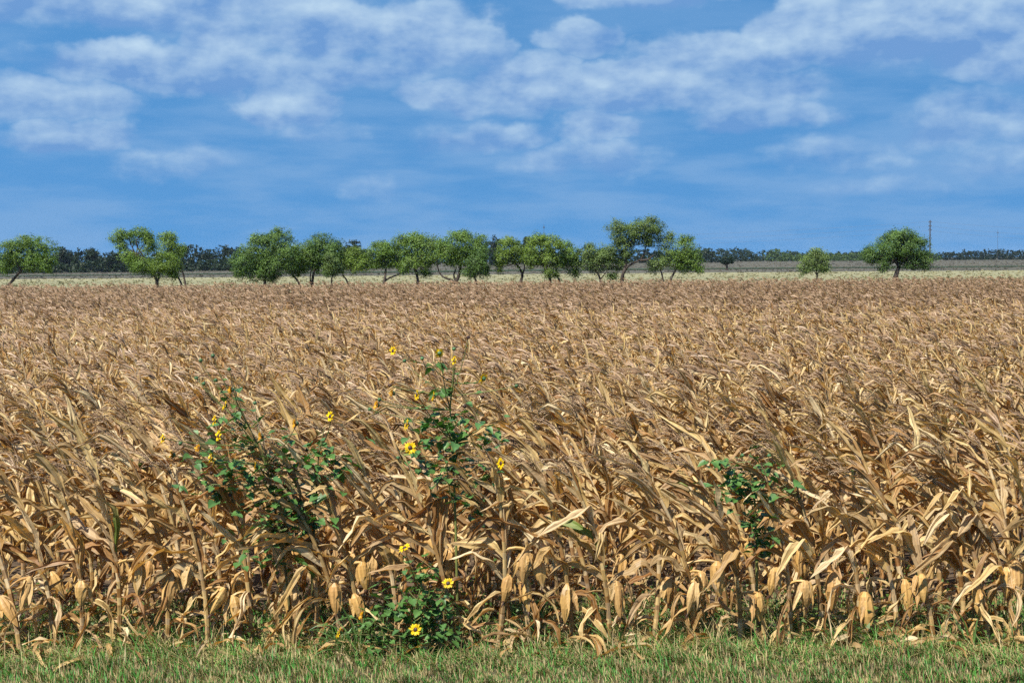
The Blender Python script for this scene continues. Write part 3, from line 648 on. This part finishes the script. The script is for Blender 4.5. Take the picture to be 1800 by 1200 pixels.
# ------------------------------------------------------------------ far treeline, far trees, pole, mast, wires
def far_tree(D, x, ytop, ybot, w, kind, label, name='far_tree', loose=1.0):
    rng = np.random.default_rng(int(x * 13 + 1)); k = D / FPX
    c = at(x, (ytop + ybot) / 2, D); gz = float(ground_z(c[0], D)); e = link(name, None); e.location = (c[0], D, gz); tag(e, label, 'tree', 'far trees')
    top = at(x, ytop, D)[2] - gz; mid = at(x, ybot, D)[2] - gz; rw = w * k / 2
    V, F, L = tube([(0, 0, -.3), (.1, 0, mid * .6), (0, 0, (top + mid) / 2)], (.35, .28, .15), 6); link('trunk', build_mesh('trunk', V, [F], M_BARK, L), e)
    A = Acc()
    for q in range(14):
        cc = np.array((rng.uniform(-.55, .55) * rw, rng.uniform(-.5, .5) * rw, mid + (top - mid) * rng.uniform(.12, .78)))
        rr = np.array((rw * .55, rw * .5, (top - mid) * .26)); n = int(260 * loose)
        pts, _ = lump_points(cc, rr, n, rng, 14, .3); leaf_quads(A, pts, .34, rng, rng.random(n))
    link('crown', A.mesh('crown', M_TREE[kind]), e)
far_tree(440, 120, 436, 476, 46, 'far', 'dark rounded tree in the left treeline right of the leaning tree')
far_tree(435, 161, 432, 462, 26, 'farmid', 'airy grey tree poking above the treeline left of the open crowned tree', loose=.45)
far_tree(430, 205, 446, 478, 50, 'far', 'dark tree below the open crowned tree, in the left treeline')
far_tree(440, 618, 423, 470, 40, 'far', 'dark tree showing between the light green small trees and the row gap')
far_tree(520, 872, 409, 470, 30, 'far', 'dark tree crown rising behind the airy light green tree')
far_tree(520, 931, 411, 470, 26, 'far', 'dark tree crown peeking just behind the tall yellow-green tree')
def treeline(D0_, D1_, x0, x1, tops, kind, label, seed, step, rad, base_drop=0.0, name='treeline', lf=.42, n_each=85):
    """a far belt of trees; tops = (px x, px y) polyline of its upper edge"""
    rng = np.random.default_rng(seed); A = Acc(); xs = x0
    tx, ty = zip(*tops)
    while xs < x1:
        D = rng.uniform(D0_, D1_); k = D / FPX
        yt = np.interp(xs, tx, ty) + rng.normal() * 1.3 - 1
        p = at(xs, yt, D); gz = float(ground_z(p[0], D)); H = max(p[2] - gz, 1.2)
        r_ = rad * rng.uniform(.7, 1.4)
        for lv in range(4):
            zz = gz + H * (0.08, 0.30, .54, .78)[lv]; c = np.array((p[0] + rng.normal() * r_ * 1.3, D + rng.normal(), zz + rng.normal() * H * .05)); rr = np.array((r_ * (1.5, 1.4, 1.2, .95)[lv], r_, H * .22))
            pts, _ = lump_points(c, rr, n_each, rng, 12, .3); leaf_quads(A, pts, lf, rng, rng.random(n_each) * .4 + rng.random() * .6)
        xs += step * rng.uniform(.6, 1.4)
    o = link(name, A.mesh(name, M_TREE[kind])); tag(o, label, 'treeline', kind='stuff')
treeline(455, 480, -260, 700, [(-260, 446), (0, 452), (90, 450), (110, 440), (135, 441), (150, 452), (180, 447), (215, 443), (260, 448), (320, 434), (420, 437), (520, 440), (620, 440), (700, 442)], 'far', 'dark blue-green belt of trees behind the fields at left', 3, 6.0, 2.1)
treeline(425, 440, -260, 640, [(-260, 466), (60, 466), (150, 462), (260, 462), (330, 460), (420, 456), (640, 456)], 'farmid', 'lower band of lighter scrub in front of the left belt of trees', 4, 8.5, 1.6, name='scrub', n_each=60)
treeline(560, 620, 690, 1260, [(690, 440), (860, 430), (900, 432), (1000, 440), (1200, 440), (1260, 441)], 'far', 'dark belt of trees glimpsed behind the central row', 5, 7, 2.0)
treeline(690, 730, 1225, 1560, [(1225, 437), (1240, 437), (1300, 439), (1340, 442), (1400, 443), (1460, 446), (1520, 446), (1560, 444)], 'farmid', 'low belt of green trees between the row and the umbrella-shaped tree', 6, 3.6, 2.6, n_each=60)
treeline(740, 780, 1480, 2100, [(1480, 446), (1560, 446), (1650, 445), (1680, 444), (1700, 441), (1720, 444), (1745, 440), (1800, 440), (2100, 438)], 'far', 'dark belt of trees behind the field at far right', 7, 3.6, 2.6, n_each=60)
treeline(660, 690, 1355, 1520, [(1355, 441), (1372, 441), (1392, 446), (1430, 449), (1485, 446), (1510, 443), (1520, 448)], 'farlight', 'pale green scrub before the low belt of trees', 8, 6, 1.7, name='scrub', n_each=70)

def mast(D, x, ytop, r0, r1, name, label, cat, arms=()):
    p = at(x, ytop, D); gz = float(ground_z(p[0], D)); e = link(name, None); e.location = (p[0], D, gz); tag(e, label, cat)
    H = p[2] - gz
    V, F, L = tube([(0, 0, -.4), (0, 0, H * .5), (0, 0, H)], (r0, (r0 + r1) / 2, r1), 8); link('shaft', build_mesh('shaft', V, [F], M_POLE, L), e)
    for (q, w) in arms:
        V, F, L = tube([(-w, 0, H * q), (w, 0, H * q)], (.09, .09), 6); link('crossarm', build_mesh('crossarm', V, [F], M_POLE, L), e)
        for s_ in (-1, 1):
            V, F, L = tube([(s_ * w * .95, 0, H * q - .35), (s_ * w * .95, 0, H * q - .2), (s_ * w * .95, 0, H * q + .1)], (.07, .12, .07), 6); link('insulator', build_mesh('insulator', V, [F], M_POLE, L), e)
    return np.array((p[0], D, p[2]))
top = mast(520, 1635, 387, .30, .20, 'power_pole', 'tall dark power pole rising behind the umbrella-shaped tree', 'power pole', arms=[(.965, .5), (.87, .5), (.78, .5)])
mast(500, 956, 394, .09, .05, 'radio_mast', 'thin mast rising above the tall yellow-green tree', 'mast', arms=[(.93, .22)])
mast(680, 1754, 403, .07, .05, 'radio_mast', 'very faint thin mast near the right edge of the photo', 'mast', arms=[(.9, .3)])
for q, (dz, yl, yr, lab) in enumerate(((-.5, 417, 404, 'top power wire strung from the tall power pole'), (-2.2, 425, 416, 'middle power wire strung from the tall power pole'), (-3.8, 434, 424, 'lowest power wire strung from the tall power pole'))):
    A = Acc(); a = top + np.array((0, 0, dz))
    for (px, py, D) in ((1150, yl - 3, 560), (1905, yr, 490)):
        b = at(px, py, D); P = bez(a, (a + b) / 2 - np.array((0, 0, 1.2)), b, 14); A.add(*tube(P, .022, 4))
    tag(link('power_wire', A.mesh('power_wire', M_WIRE)), lab, 'wire', 'power wires')

# pasture weeds and low scrub, grass of the verge, weeds under the corn
def tufts(name, n, xr, yr, hgt, wid, mat, seed, label, cat, blades=4, rlo=0, rhi=1):
    rng = np.random.default_rng(seed); A = Acc()
    y = rng.uniform(yr[0] ** .5, yr[1] ** .5, n) ** 2; x = rng.uniform(-1, 1, n) * xr * (y / yr[1])
    P = np.stack([x, y, ground_z(x, y)], 1)
    for b in range(blades):
        d = rng.normal(size=(n, 3)) * .5; d[:, 2] = 1; h = hgt * rng.uniform(.4, 1.2, n)[:, None]
        s = rng.normal(size=(n, 3)); s[:, 2] = 0; s /= np.linalg.norm(s, axis=1)[:, None]; o = P + rng.normal(size=(n, 3)) * wid * np.array((1, 1, 0))
        V = np.stack([o - s * wid, o + s * wid, o + d * h], 1).reshape(-1, 3); F = np.arange(3 * n).reshape(-1, 3)
        L = np.zeros((3 * n, 3)); L[:, 2] = np.repeat(rng.uniform(rlo, rhi, n), 3); A.add(V, F, L)
    tag(link(name, A.mesh(name, mat)), label, cat, kind='stuff')
M_PGRASS = plant_mat('pasture_grass', [(0, (0.20, 0.19, 0.10)), (.6, (0.26, 0.235, 0.13)), (.9, (0.22, 0.20, 0.11)), (.93, (0.12, .14, .05)), (1, (0.08, .11, .03))], .2, (1, .9, .5), .8, .1, .3)
M_SGRASS = plant_mat('field_weeds', [(0, (0.06, 0.055, 0.042)), (.6, (0.09, 0.08, 0.064)), (.9, (0.11, 0.095, 0.075)), (1, (0.035, .045, .022))], .2, (1, .9, .5), .8, .1, .3)
tufts('pasture_grass', 2600, 105, (150, 258), .16, .14, M_PGRASS, 1, 'pale dry grass covering the pasture', 'grass')
tufts('field_stubble', 5000, 250, (258, 640), .18, .2, M_SGRASS, 2, 'grey brown stubble of the far field', 'stubble', 3)

def grass(name, n, xr, y0, y1, hl, hh, seed, label, gfun, lay=.55, wd=.0035, ragged=0.0):
    rng = np.random.default_rng(seed); x = rng.uniform(-xr, xr, n); y = rng.uniform(y0, y1, n)
    g_ = gfun(x, y, rng)                       # 0 green .. 1 straw
    tuft = .5 + .5 * np.sin(x * 4.3 + 2.0 * np.sin(y * 5.0) + 1.3 * np.sin(x * 1.7)) * np.sin(x * 7.9 + y * 6.1)
    y = y + ragged * (tuft - .5); h = rng.uniform(hl, hh, n) * np.where(g_ > .5, .8, 1.0) * (.55 + .95 * tuft)
    a = rng.uniform(0, 6.283, n); out = np.stack([np.cos(a), np.sin(a), 0 * a], 1); sd = np.stack([-np.sin(a), np.cos(a), 0 * a], 1)
    ln = rng.uniform(.15, 1, n)[:, None] * lay * np.where(g_ > .5, 1.9, 1.0)[:, None] + .1; out[:, 0] -= .35
    o = np.stack([x, y, 0 * x + .004], 1); w = wd * rng.uniform(.5, 1.25, n)[:, None]; hh_ = h[:, None]; up = np.array((0, 0, 1.0))
    rows = []
    for t, ww in ((0, 1), (.4, .9), (.75, .6), (1, .08)):
        c = o + up * hh_ * (t - .35 * ln * t * t) + out * hh_ * ln * t ** 1.7; rows += [c - sd * w * ww, c + sd * w * ww]
    V = np.stack(rows, 1).reshape(-1, 3); V[:, 2] = np.maximum(V[:, 2], .008)
    b = (np.arange(n) * 8)[:, None]
    F = np.concatenate([b + np.array(f) for f in ([0, 1, 3, 2], [2, 3, 5, 4], [4, 5, 7, 6])])
    L = np.zeros((n, 8, 3)); L[..., 2] = g_[:, None]; L[..., 1] = np.repeat((0, .4, .75, 1), 2)
    me = build_mesh(name, V, [F], M_GRASS, L.reshape(-1, 3)); tag(link(name, me), label, 'grass', kind='stuff')
def verge_mix(x, y, rng):
    patch = .5 + .5 * np.sin(x * 1.7 + 1.2 * np.sin(y * 3.1) + .8) * np.cos(x * .6 + y * 2.3)
    pg = np.clip(1.06 - .66 * sstep(8.8, 9.2, y + .16 * np.sin(x * 2.3) + .1 * np.sin(x * 5.1)) - .20 * patch, .12, .97)
    green = rng.random(len(x)) < pg
    return np.where(green, rng.uniform(0, .42, len(x)), rng.uniform(.5, 1, len(x)))
grass('verge_grass', 62000, 4.3, 8.25, 9.30, .028, .085, 3, 'short green and straw coloured grass on the verge', verge_mix, ragged=.3)
grass('thatch', 30000, 4.6, 8.86, 10.3, .04, .17, 4, 'dry straw tangled round the feet of the corn', lambda x, y, rng: np.where(rng.random(len(x)) < .34, rng.uniform(0, .42, len(x)), rng.uniform(.5, 1, len(x))), lay=1.0, ragged=.45)

grass('tall_grass', 4200, 4.5, 8.80, 9.45, .08, .23, 6, 'scattered taller grass and dry stems straggling along the corn edge', lambda x, y, rng: np.where(rng.random(len(x)) < .5, rng.uniform(0, .42, len(x)), rng.uniform(.5, 1, len(x))), lay=.8, wd=.003, ragged=.7)

def scatter_weeds(n, seed):
    rng = np.random.default_rng(seed); A = Acc()
    for _ in range(n):
        x, y = rng.uniform(-4.4, 4.4), 9.08 + rng.gamma(1.6, .5); h = rng.uniform(.08, .34)
        m = rng.integers(9, 24); t = rng.random(m)
        C = np.stack([x + rng.normal(size=m) * .05 * (1 + t), y + rng.normal(size=m) * .05 * (1 + t), .02 + h * t], 1)
        leaf_quads(A, C, rng.uniform(.010, .022), rng, rng.random(m), flat=.8)
        for _ in range(2):
            e = C[rng.integers(m)]; A.add(*tube([(x, y, 0), ((x + e[0]) / 2, (y + e[1]) / 2, e[2] * .6), e], (.0025, .002, .001), 3, .9))
    tag(link('weeds', A.mesh('weeds', M_WEED)), 'small green weeds growing among the corn stalks', 'weeds', kind='stuff')
scatter_weeds(420, 9)

def litter(n, seed):
    rng = np.random.default_rng(seed); A = Acc()
    for _ in range(n):
        a = rng.uniform(0, 6.28); V, F, L = ribbon((rng.uniform(-4.4, 4.4), 9.0 + rng.gamma(1.6, .5), rng.uniform(.02, .10)), (math.cos(a), math.sin(a), rng.uniform(-.1, .5)), rng.uniform(.12, .4), rng.uniform(.02, .055), 3, 0, rng, 8, 2, .5, (rng.uniform(-1, 1), rng.uniform(-2, 2)), .4, rng.random(), 1.0)
        V[:, 2] = np.maximum(V[:, 2], .01 + .01 * rng.random()); A.add(V, F, L)
    tag(link('fallen_leaves', A.mesh('fallen_leaves', M_LEAF)), 'fallen dry corn leaves littering the ground under the stalks', 'leaves', kind='stuff')
litter(620, 10)

def grass_clump(px, D, n, hgt, label, seed, spread=.7):
    rng = np.random.default_rng(seed); x = (px - 900) / FPX * D
    e = link('grass_clump', None); e.location = (x, D, 0); tag(e, label, 'grass clump', 'tall green grass clumps in front of the corn')
    for _ in range(n):
        a = rng.uniform(0, 6.28); s = rng.uniform(.1, 1) * spread
        V, F, L = ribbon((math.cos(a) * .02, math.sin(a) * .02, 0), (math.cos(a) * s - .1, math.sin(a) * s, 1), hgt * rng.uniform(.5, 1.1), rng.uniform(.007, .012), rng.uniform(.6, 5), .4, rng, 8, 2, .4, (0, .5), 0, rng.uniform(0, .2), .4, .7)
        V[:, 2] = np.maximum(V[:, 2], .01); L[:, 2] = rng.uniform(0, .3)
        link('blade', build_mesh('blade', V, [F], M_CLUMP, L), e)
M_CLUMP = plant_mat('tall_grass_blade', [(0, (0.065, 0.14, 0.03)), (.5, (.09, .175, .045)), (1, (.12, .19, .06))], .3, (.9, 1, .35), .45, .35, 9)
grass_clump(618, 9.14, 34, .42, 'largest clump of arching green grass, beside the low sunflower', 31, 1.0)
grass_clump(662, 9.32, 16, .50, 'upright grass clump rising behind the low sunflower', 32, .5)
grass_clump(1085, 9.16, 8, .27, 'sparse grass clump right of the middle of the front row', 33)
grass_clump(1490, 9.18, 9, .30, 'slender grass clump below the stalks at right', 34)
grass_clump(1592, 9.14, 7, .22, 'short grass clump at the foot of a single bare stalk', 35)
grass_clump(1712, 9.16, 10, .34, 'bushy grass clump near the right corner of the corn', 36)
grass_clump(1790, 9.16, 8, .28, 'grass clump at the right edge of the photo', 37)
grass_clump(245, 9.36, 6, .2, 'tiny grass clump at the foot of the corn at left', 38)

# ------------------------------------------------------------------ wild sunflowers
def heart_leaf(P0, d, size, rng, droop=2.0):
    """a toothed heart-shaped leaf with a short stalk"""
    d = norm(np.asarray(d, float)); up = np.array((0, 0, 1.0)); s = np.cross(d, up); s = norm(s) if np.linalg.norm(s) > .1 else np.array((1.0, 0, 0))
    tt = np.array((0, .06, .2, .38, .56, .74, .9, 1.0)); ww = np.array((.10, .34, .46, .44, .35, .22, .09, .0)) * size
    p = np.asarray(P0, float); ds = np.diff(np.concatenate(([0], tt))) * size; V, L = [], []
    stem = p + d * size * .35 + np.array((0, 0, -.01)); base = stem; cup = rng.uniform(.1, .5); rot = rng.uniform(-.5, .5)
    s = norm(s * math.cos(rot) + np.cross(s, d) * math.sin(rot)); c = base.copy()
    for i, t in enumerate(tt):
        d = norm(d + np.array((0, 0, -droop)) * ds[i] * 5); c = c + d * ds[i]; n_ = np.cross(s, d); w = ww[i] * (1 + .08 * (-1) ** i)
        back = d * (-.12 * size if i < 2 else 0)
        V += [c - s * w + n_ * w * cup + back, c - s * w * .5 + n_ * w * cup * .3, c, c + s * w * .5 + n_ * w * cup * .3, c + s * w + n_ * w * cup + back]
        L += [(.0, t, 0), (.25, t, 0), (.5, t, 0), (.75, t, 0), (1, t, 0)]
    F = [[5 * i + j, 5 * i + j + 1, 5 * i + j + 6, 5 * i + j + 5] for i in range(len(tt) - 1) for j in range(4)]
    V = np.array(V); F = np.array(F); L = np.array(L)
    Vs, Fs, Ls = tube(np.array([p, (p + base) / 2 + np.array((0, 0, .004)), base]), (.0022, .002, .002), 4)
    F = np.concatenate([F, Fs + len(V)]); V = np.concatenate([V, Vs]); L = np.concatenate([L, Ls]); L[:, 2] = rng.random()
    return V, F, L
def flower_meshes(kind, rng):
    """a head facing +Z: petals, disc and green calyx with its back at the origin"""
    rp = .040 if kind != 'faded' else .030; n = 15; A = Acc()
    for i in range(n):
        a = 2 * math.pi * (i + rng.uniform(-.2, .2)) / n; l = rp * rng.uniform(.85, 1.12); c, s = math.cos(a), math.sin(a); w = .0075; lift = rng.uniform(-.006, .010) + (.012 if kind == 'faded' else 0)
        r_ = lambda r, q, z: (c * r - s * q, s * r + c * q, z)
        V = [r_(.009, -.003, .006), r_(.009, .003, .006), r_(.55 * l, -w, .009 + lift * .6), r_(.55 * l, 0, .006 + lift * .6), r_(.55 * l, w, .009 + lift * .6), r_(l * .85, -w * .6, .007 + lift), r_(l * .85, w * .6, .007 + lift), r_(l, 0, .005 + lift)]
        A.add(V, [np.array([[0, 1, 4, 3], [2, 0, 3, 3]])[:1], np.array([[0, 3, 2], [2, 3, 5], [3, 6, 5], [3, 4, 6], [5, 6, 7]])], np.full((8, 3), (.5, .3, rng.random() * .9)))
    t = np.linspace(0, 1, 6); rr = .0145 * np.cos(t * math.pi / 2) + .0004; zz = .006 + .008 * np.sin(t * math.pi / 2)
    disc = tube(np.stack([0 * t, 0 * t, zz], 1), rr, 10)
    cal = tube(np.array([(0, 0, -.010), (0, 0, -.006), (0, 0, 0), (0, 0, .006)]), (.003, .010, .0155, .0165), 10)
    return A.mesh('petals', M_PETALD if kind == 'faded' else M_PETAL), build_mesh('disc', disc[0], [disc[1]], M_DISC, disc[2]), build_mesh('calyx', cal[0], [cal[1]], M_CALYX, cal[2])
rngS = np.random.default_rng(77)
FL = {k: [flower_meshes(k, rngS) for _ in range(3)] for k in ('full', 'faded')}
def bud_mesh(dark):
    t = np.linspace(0, 1, 6); V, F, L = tube(np.stack([0 * t, 0 * t, -.012 + .026 * t], 1), np.array((.003, .011, .0145, .013, .008, .001)), 8)
    V = V * (1 + .06 * np.sin(np.arange(len(V)) * 2.4))[:, None]
    return build_mesh('bud', V, [F], M_DISC if dark else M_CALYX, L)
BUD = {False: bud_mesh(False), True: bud_mesh(True)}
LEFT = (-.86, -.42, .25); FACE = (-.15, -.92, .35); BACK = (-.55, .62, .45)

def sunflower(D, base_px, axis, heads, buds, leafspots, label, seed, nleaf=3, lsize=(.04, .085)):
    """axis: px polyline of the main stem; heads (x, y, facing, kind); buds (x, y, dark); leafspots (x, y, n, size) clusters of leaves"""
    rng = np.random.default_rng(seed); bx = (base_px - 900) / FPX * D
    e = link('sunflower_plant', None); e.location = (bx, D, 0); o = np.array((bx, D, 0.0)); tag(e, label, 'sunflower')
    P = np.array([(0, 0, -.03)] + [at(x, y, D) - o + np.array((0, rng.uniform(-.04, .04), 0)) for (x, y) in axis])
    tq = np.linspace(0, len(P) - 1, 16); P = np.stack([np.interp(tq, np.arange(len(P)), P[:, i]) for i in range(3)], 1); P[1:-1] = (P[:-2] + 2 * P[1:-1] + P[2:]) / 4
    V, F, L = tube(P, np.linspace(.011, .004, 16), 6, rng.random()); link('stem', build_mesh('stem', V, [F], M_SFSTEM, L), e)
    def add_leaf(p, d, sz): V, F, L = heart_leaf(p, d, sz, rng, rng.uniform(.4, 2.6)); link('leaf', build_mesh('leaf', V, [F], M_SFLEAF, L), e)
    def branch(end, r0=.0048, leaves=2):
        ok = [i for i in range(3, 16) if P[i][2] < end[2] - .05] or [3]
        w = np.array([np.linalg.norm(P[i] - end) for i in ok]); i = ok[int(np.argmin(np.abs(w - min(.42, w.max()))))]
        s = P[i]; mid = (s + end) / 2 + np.array((0, rng.uniform(-.05, .05), -.04 * rng.random())) + np.array(((end - s)[0] * .18, 0, 0))
        B = bez(s, mid, end, 8); V, F, L = tube(B, np.linspace(r0, .0022, 8), 5, rng.random()); link('branch', build_mesh('branch', V, [F], M_SFSTEM, L), e)
        for _ in range(leaves):
            q = rng.uniform(.25, .92); p = B[int(q * 7)]; a = rng.uniform(0, 6.28); add_leaf(p, (math.cos(a), math.sin(a), rng.uniform(-.1, .6)), rng.uniform(.022, .05) * (1.3 - .6 * q))
    for (x, y, face, kind) in heads:
        p = at(x, y, D - rng.uniform(.10, .34)) - o; branch(p)
        f = e2 = link('flower', None, e); d = norm(np.array(face) + rng.normal(size=3) * .14)
        f.location = p; f.rotation_euler = Vector(d).to_track_quat('Z', 'Y').to_euler(); s = rng.uniform(.88, 1.1); f.scale = (s, s, s)
        a, b, c = FL[kind][rng.integers(3)]; link('petals', a, f); link('disc', b, f); link('calyx', c, f)
    for (x, y, dark) in buds:
        p = at(x, y, D + rng.uniform(-.12, .12)) - o; branch(p, .0036, 1); b = link('bud', BUD[dark], e); b.location = p
        b.rotation_euler = (rng.uniform(-.6, .6), rng.uniform(-.8, .3), 0)
    for (x, y, n, sp) in leafspots:
        c = at(x, y, D) - o
        j = int(np.argmin(np.linalg.norm(P - (c - np.array((0, 0, .05))), axis=1)))
        if np.linalg.norm(P[j] - c) > .06:
            B = bez(P[j], (P[j] + c) / 2 + np.array((0, 0, -.02)), c, 6); V, F, L = tube(B, np.linspace(.005, .0025, 6), 5, rng.random()); link('branch', build_mesh('branch', V, [F], M_SFSTEM, L), e)
        for _ in range(int(n * 2.5)):
            p = c + rng.normal(size=3) * np.array((sp * 1.15, sp * .9, sp)) / FPX * D; a = rng.uniform(0, 6.28); p[2] = max(p[2], .03)
            add_leaf(p, (math.cos(a), math.sin(a) - .3, rng.uniform(-.6, .4)), rng.uniform(*lsize) * .9)
F_, X_ = 'full', 'faded'
sunflower(9.27, 505, [(505, 1040), (497, 960), (480, 890), (470, 820), (430, 730), (385, 660)],
    [(397, 713, LEFT, F_), (379, 739, LEFT, F_), (386, 766, LEFT, F_), (372, 806, LEFT, F_), (379, 813, LEFT, F_), (288, 771, LEFT, F_), (451, 819, LEFT, F_), (351, 788, LEFT, X_), (306, 800, LEFT, X_), (461, 766, LEFT, X_), (522, 744, LEFT, X_), (409, 685, LEFT, X_)],
    [(353, 633, False), (374, 625, False), (345, 664, False), (358, 674, False), (403, 649, False), (379, 668, False), (448, 708, False), (423, 746, True), (317, 779, False), (372, 831, True), (405, 870, True), (450, 888, False)],
    [(412, 690, 3, 10), (408, 738, 4, 14), (455, 745, 3, 12), (370, 790, 5, 20), (420, 790, 9, 26), (470, 800, 8, 24), (440, 840, 16, 34), (400, 850, 10, 28), (480, 862, 16, 30), (490, 905, 15, 26), (470, 935, 10, 24), (350, 850, 4, 18), (510, 925, 6, 18), (455, 970, 5, 18), (540, 910, 5, 18), (505, 990, 5, 16)],
    'tall branching sunflower with many small yellow heads, left of the middle', 101)
sunflower(9.35, 545, [(548, 1010), (552, 930), (556, 860), (560, 800), (570, 750)],
    [(582, 732, LEFT, F_)], [(540, 790, True)],
    [(538, 785, 6, 18), (560, 790, 5, 16), (590, 795, 5, 14), (535, 810, 5, 14), (600, 830, 3, 8), (580, 850, 4, 12), (545, 850, 5, 16), (555, 900, 6, 18)],
    'leafy sunflower with a single yellow head, between the two big sunflowers', 102, lsize=(.05, .09))
sunflower(9.42, 800, [(802, 960), (800, 880), (796, 800), (790, 720), (797, 650)],
    [(692, 617, LEFT, F_), (773, 621, BACK, F_), (800, 634, LEFT, F_), (851, 666, BACK, F_), (735, 694, LEFT, F_), (764, 697, LEFT, F_), (692, 691, LEFT, X_), (665, 712, LEFT, X_), (717, 747, LEFT, F_), (721, 787, FACE, F_), (882, 814, LEFT, F_)],
    [(711, 634, False), (823, 593, True), (848, 697, True), (817, 714, True), (908, 678, False), (667, 702, False), (650, 719, False), (685, 677, True), (742, 630, False), (798, 613, False), (700, 804, False), (783, 800, True)],
    [(775, 678, 3, 8), (760, 645, 2, 8), (745, 755, 4, 14), (775, 755, 9, 20), (810, 740, 6, 20), (850, 750, 5, 18), (740, 775, 4, 12), (800, 780, 10, 24), (860, 775, 4, 12), (785, 815, 8, 22), (735, 800, 4, 12), (815, 830, 6, 20), (840, 850, 6, 18), (790, 865, 5, 20), (830, 880, 4, 14), (745, 820, 3, 12)],
    'tall sunflower right of the middle with yellow heads high above the corn', 103, lsize=(.04, .09))
sunflower(9.29, 1330, [(1332, 980), (1330, 920), (1324, 860), (1318, 810)], [], [(1305, 800, False), (1352, 800, False)],
    [(1262, 808, 4, 10), (1245, 856, 3, 8), (1290, 835, 10, 18), (1315, 850, 12, 20), (1300, 870, 9, 16), (1340, 855, 8, 16), (1345, 815, 4, 12), (1325, 905, 8, 14), (1345, 912, 5, 10), (1335, 940, 4, 8), (1385, 850, 3, 10), (1400, 865, 2, 8), (1355, 960, 4, 12), (1325, 955, 3, 8)],
    'green leafy sunflower without open heads among the corn at right', 104, lsize=(.04, .085))
sunflower(9.14, 722, [(724, 1120), (728, 1080), (738, 1040), (745, 1005)],
    [(788, 1025, FACE, F_), (731, 1106, FACE, F_), (639, 1082, LEFT, X_), (598, 1112, LEFT, F_), (712, 964, (-.5, -.3, .7), F_)], [(670, 1078, True), (783, 1048, False), (757, 1030, True)],
    [(745, 1005, 8, 13), (715, 1032, 8, 18), (765, 1040, 9, 16), (735, 1055, 12, 24), (775, 1075, 9, 16), (700, 1075, 10, 26), (740, 1090, 10, 26), (780, 1105, 9, 14), (690, 1105, 12, 28), (650, 1105, 8, 20), (720, 1128, 12, 28), (760, 1130, 10, 22), (680, 1132, 8, 24), (712, 1150, 6, 16), (640, 1125, 5, 14), (775, 1142, 6, 14)],
    'low bushy sunflower with two open heads in front of the corn', 105, lsize=(.035, .075))

# ------------------------------------------------------------------ the air
m, t = material('haze')
t.n('ShaderNodeOutputMaterial', {'Volume': t.n('ShaderNodeVolumePrincipled', {'Color': (0.62, 0.78, 1.0, 1), 'Density': 0.00006, 'Anisotropy': 0.2}).outputs[0]})
x0, x1, y0, y1, z0, z1 = -2600, 2600, -60, 2600, -1.4, 16.6
V = np.array([(x, y, z) for z in (z0, z1) for y in (y0, y1) for x in (x0, x1)], float)
hz = link('haze', build_mesh('haze', V, [np.array([[0, 2, 3, 1], [4, 5, 7, 6], [0, 1, 5, 4], [2, 6, 7, 3], [0, 4, 6, 2], [1, 3, 7, 5]])], m, smooth=False))
tag(hz, 'thin summer haze over the fields', kind='stuff')
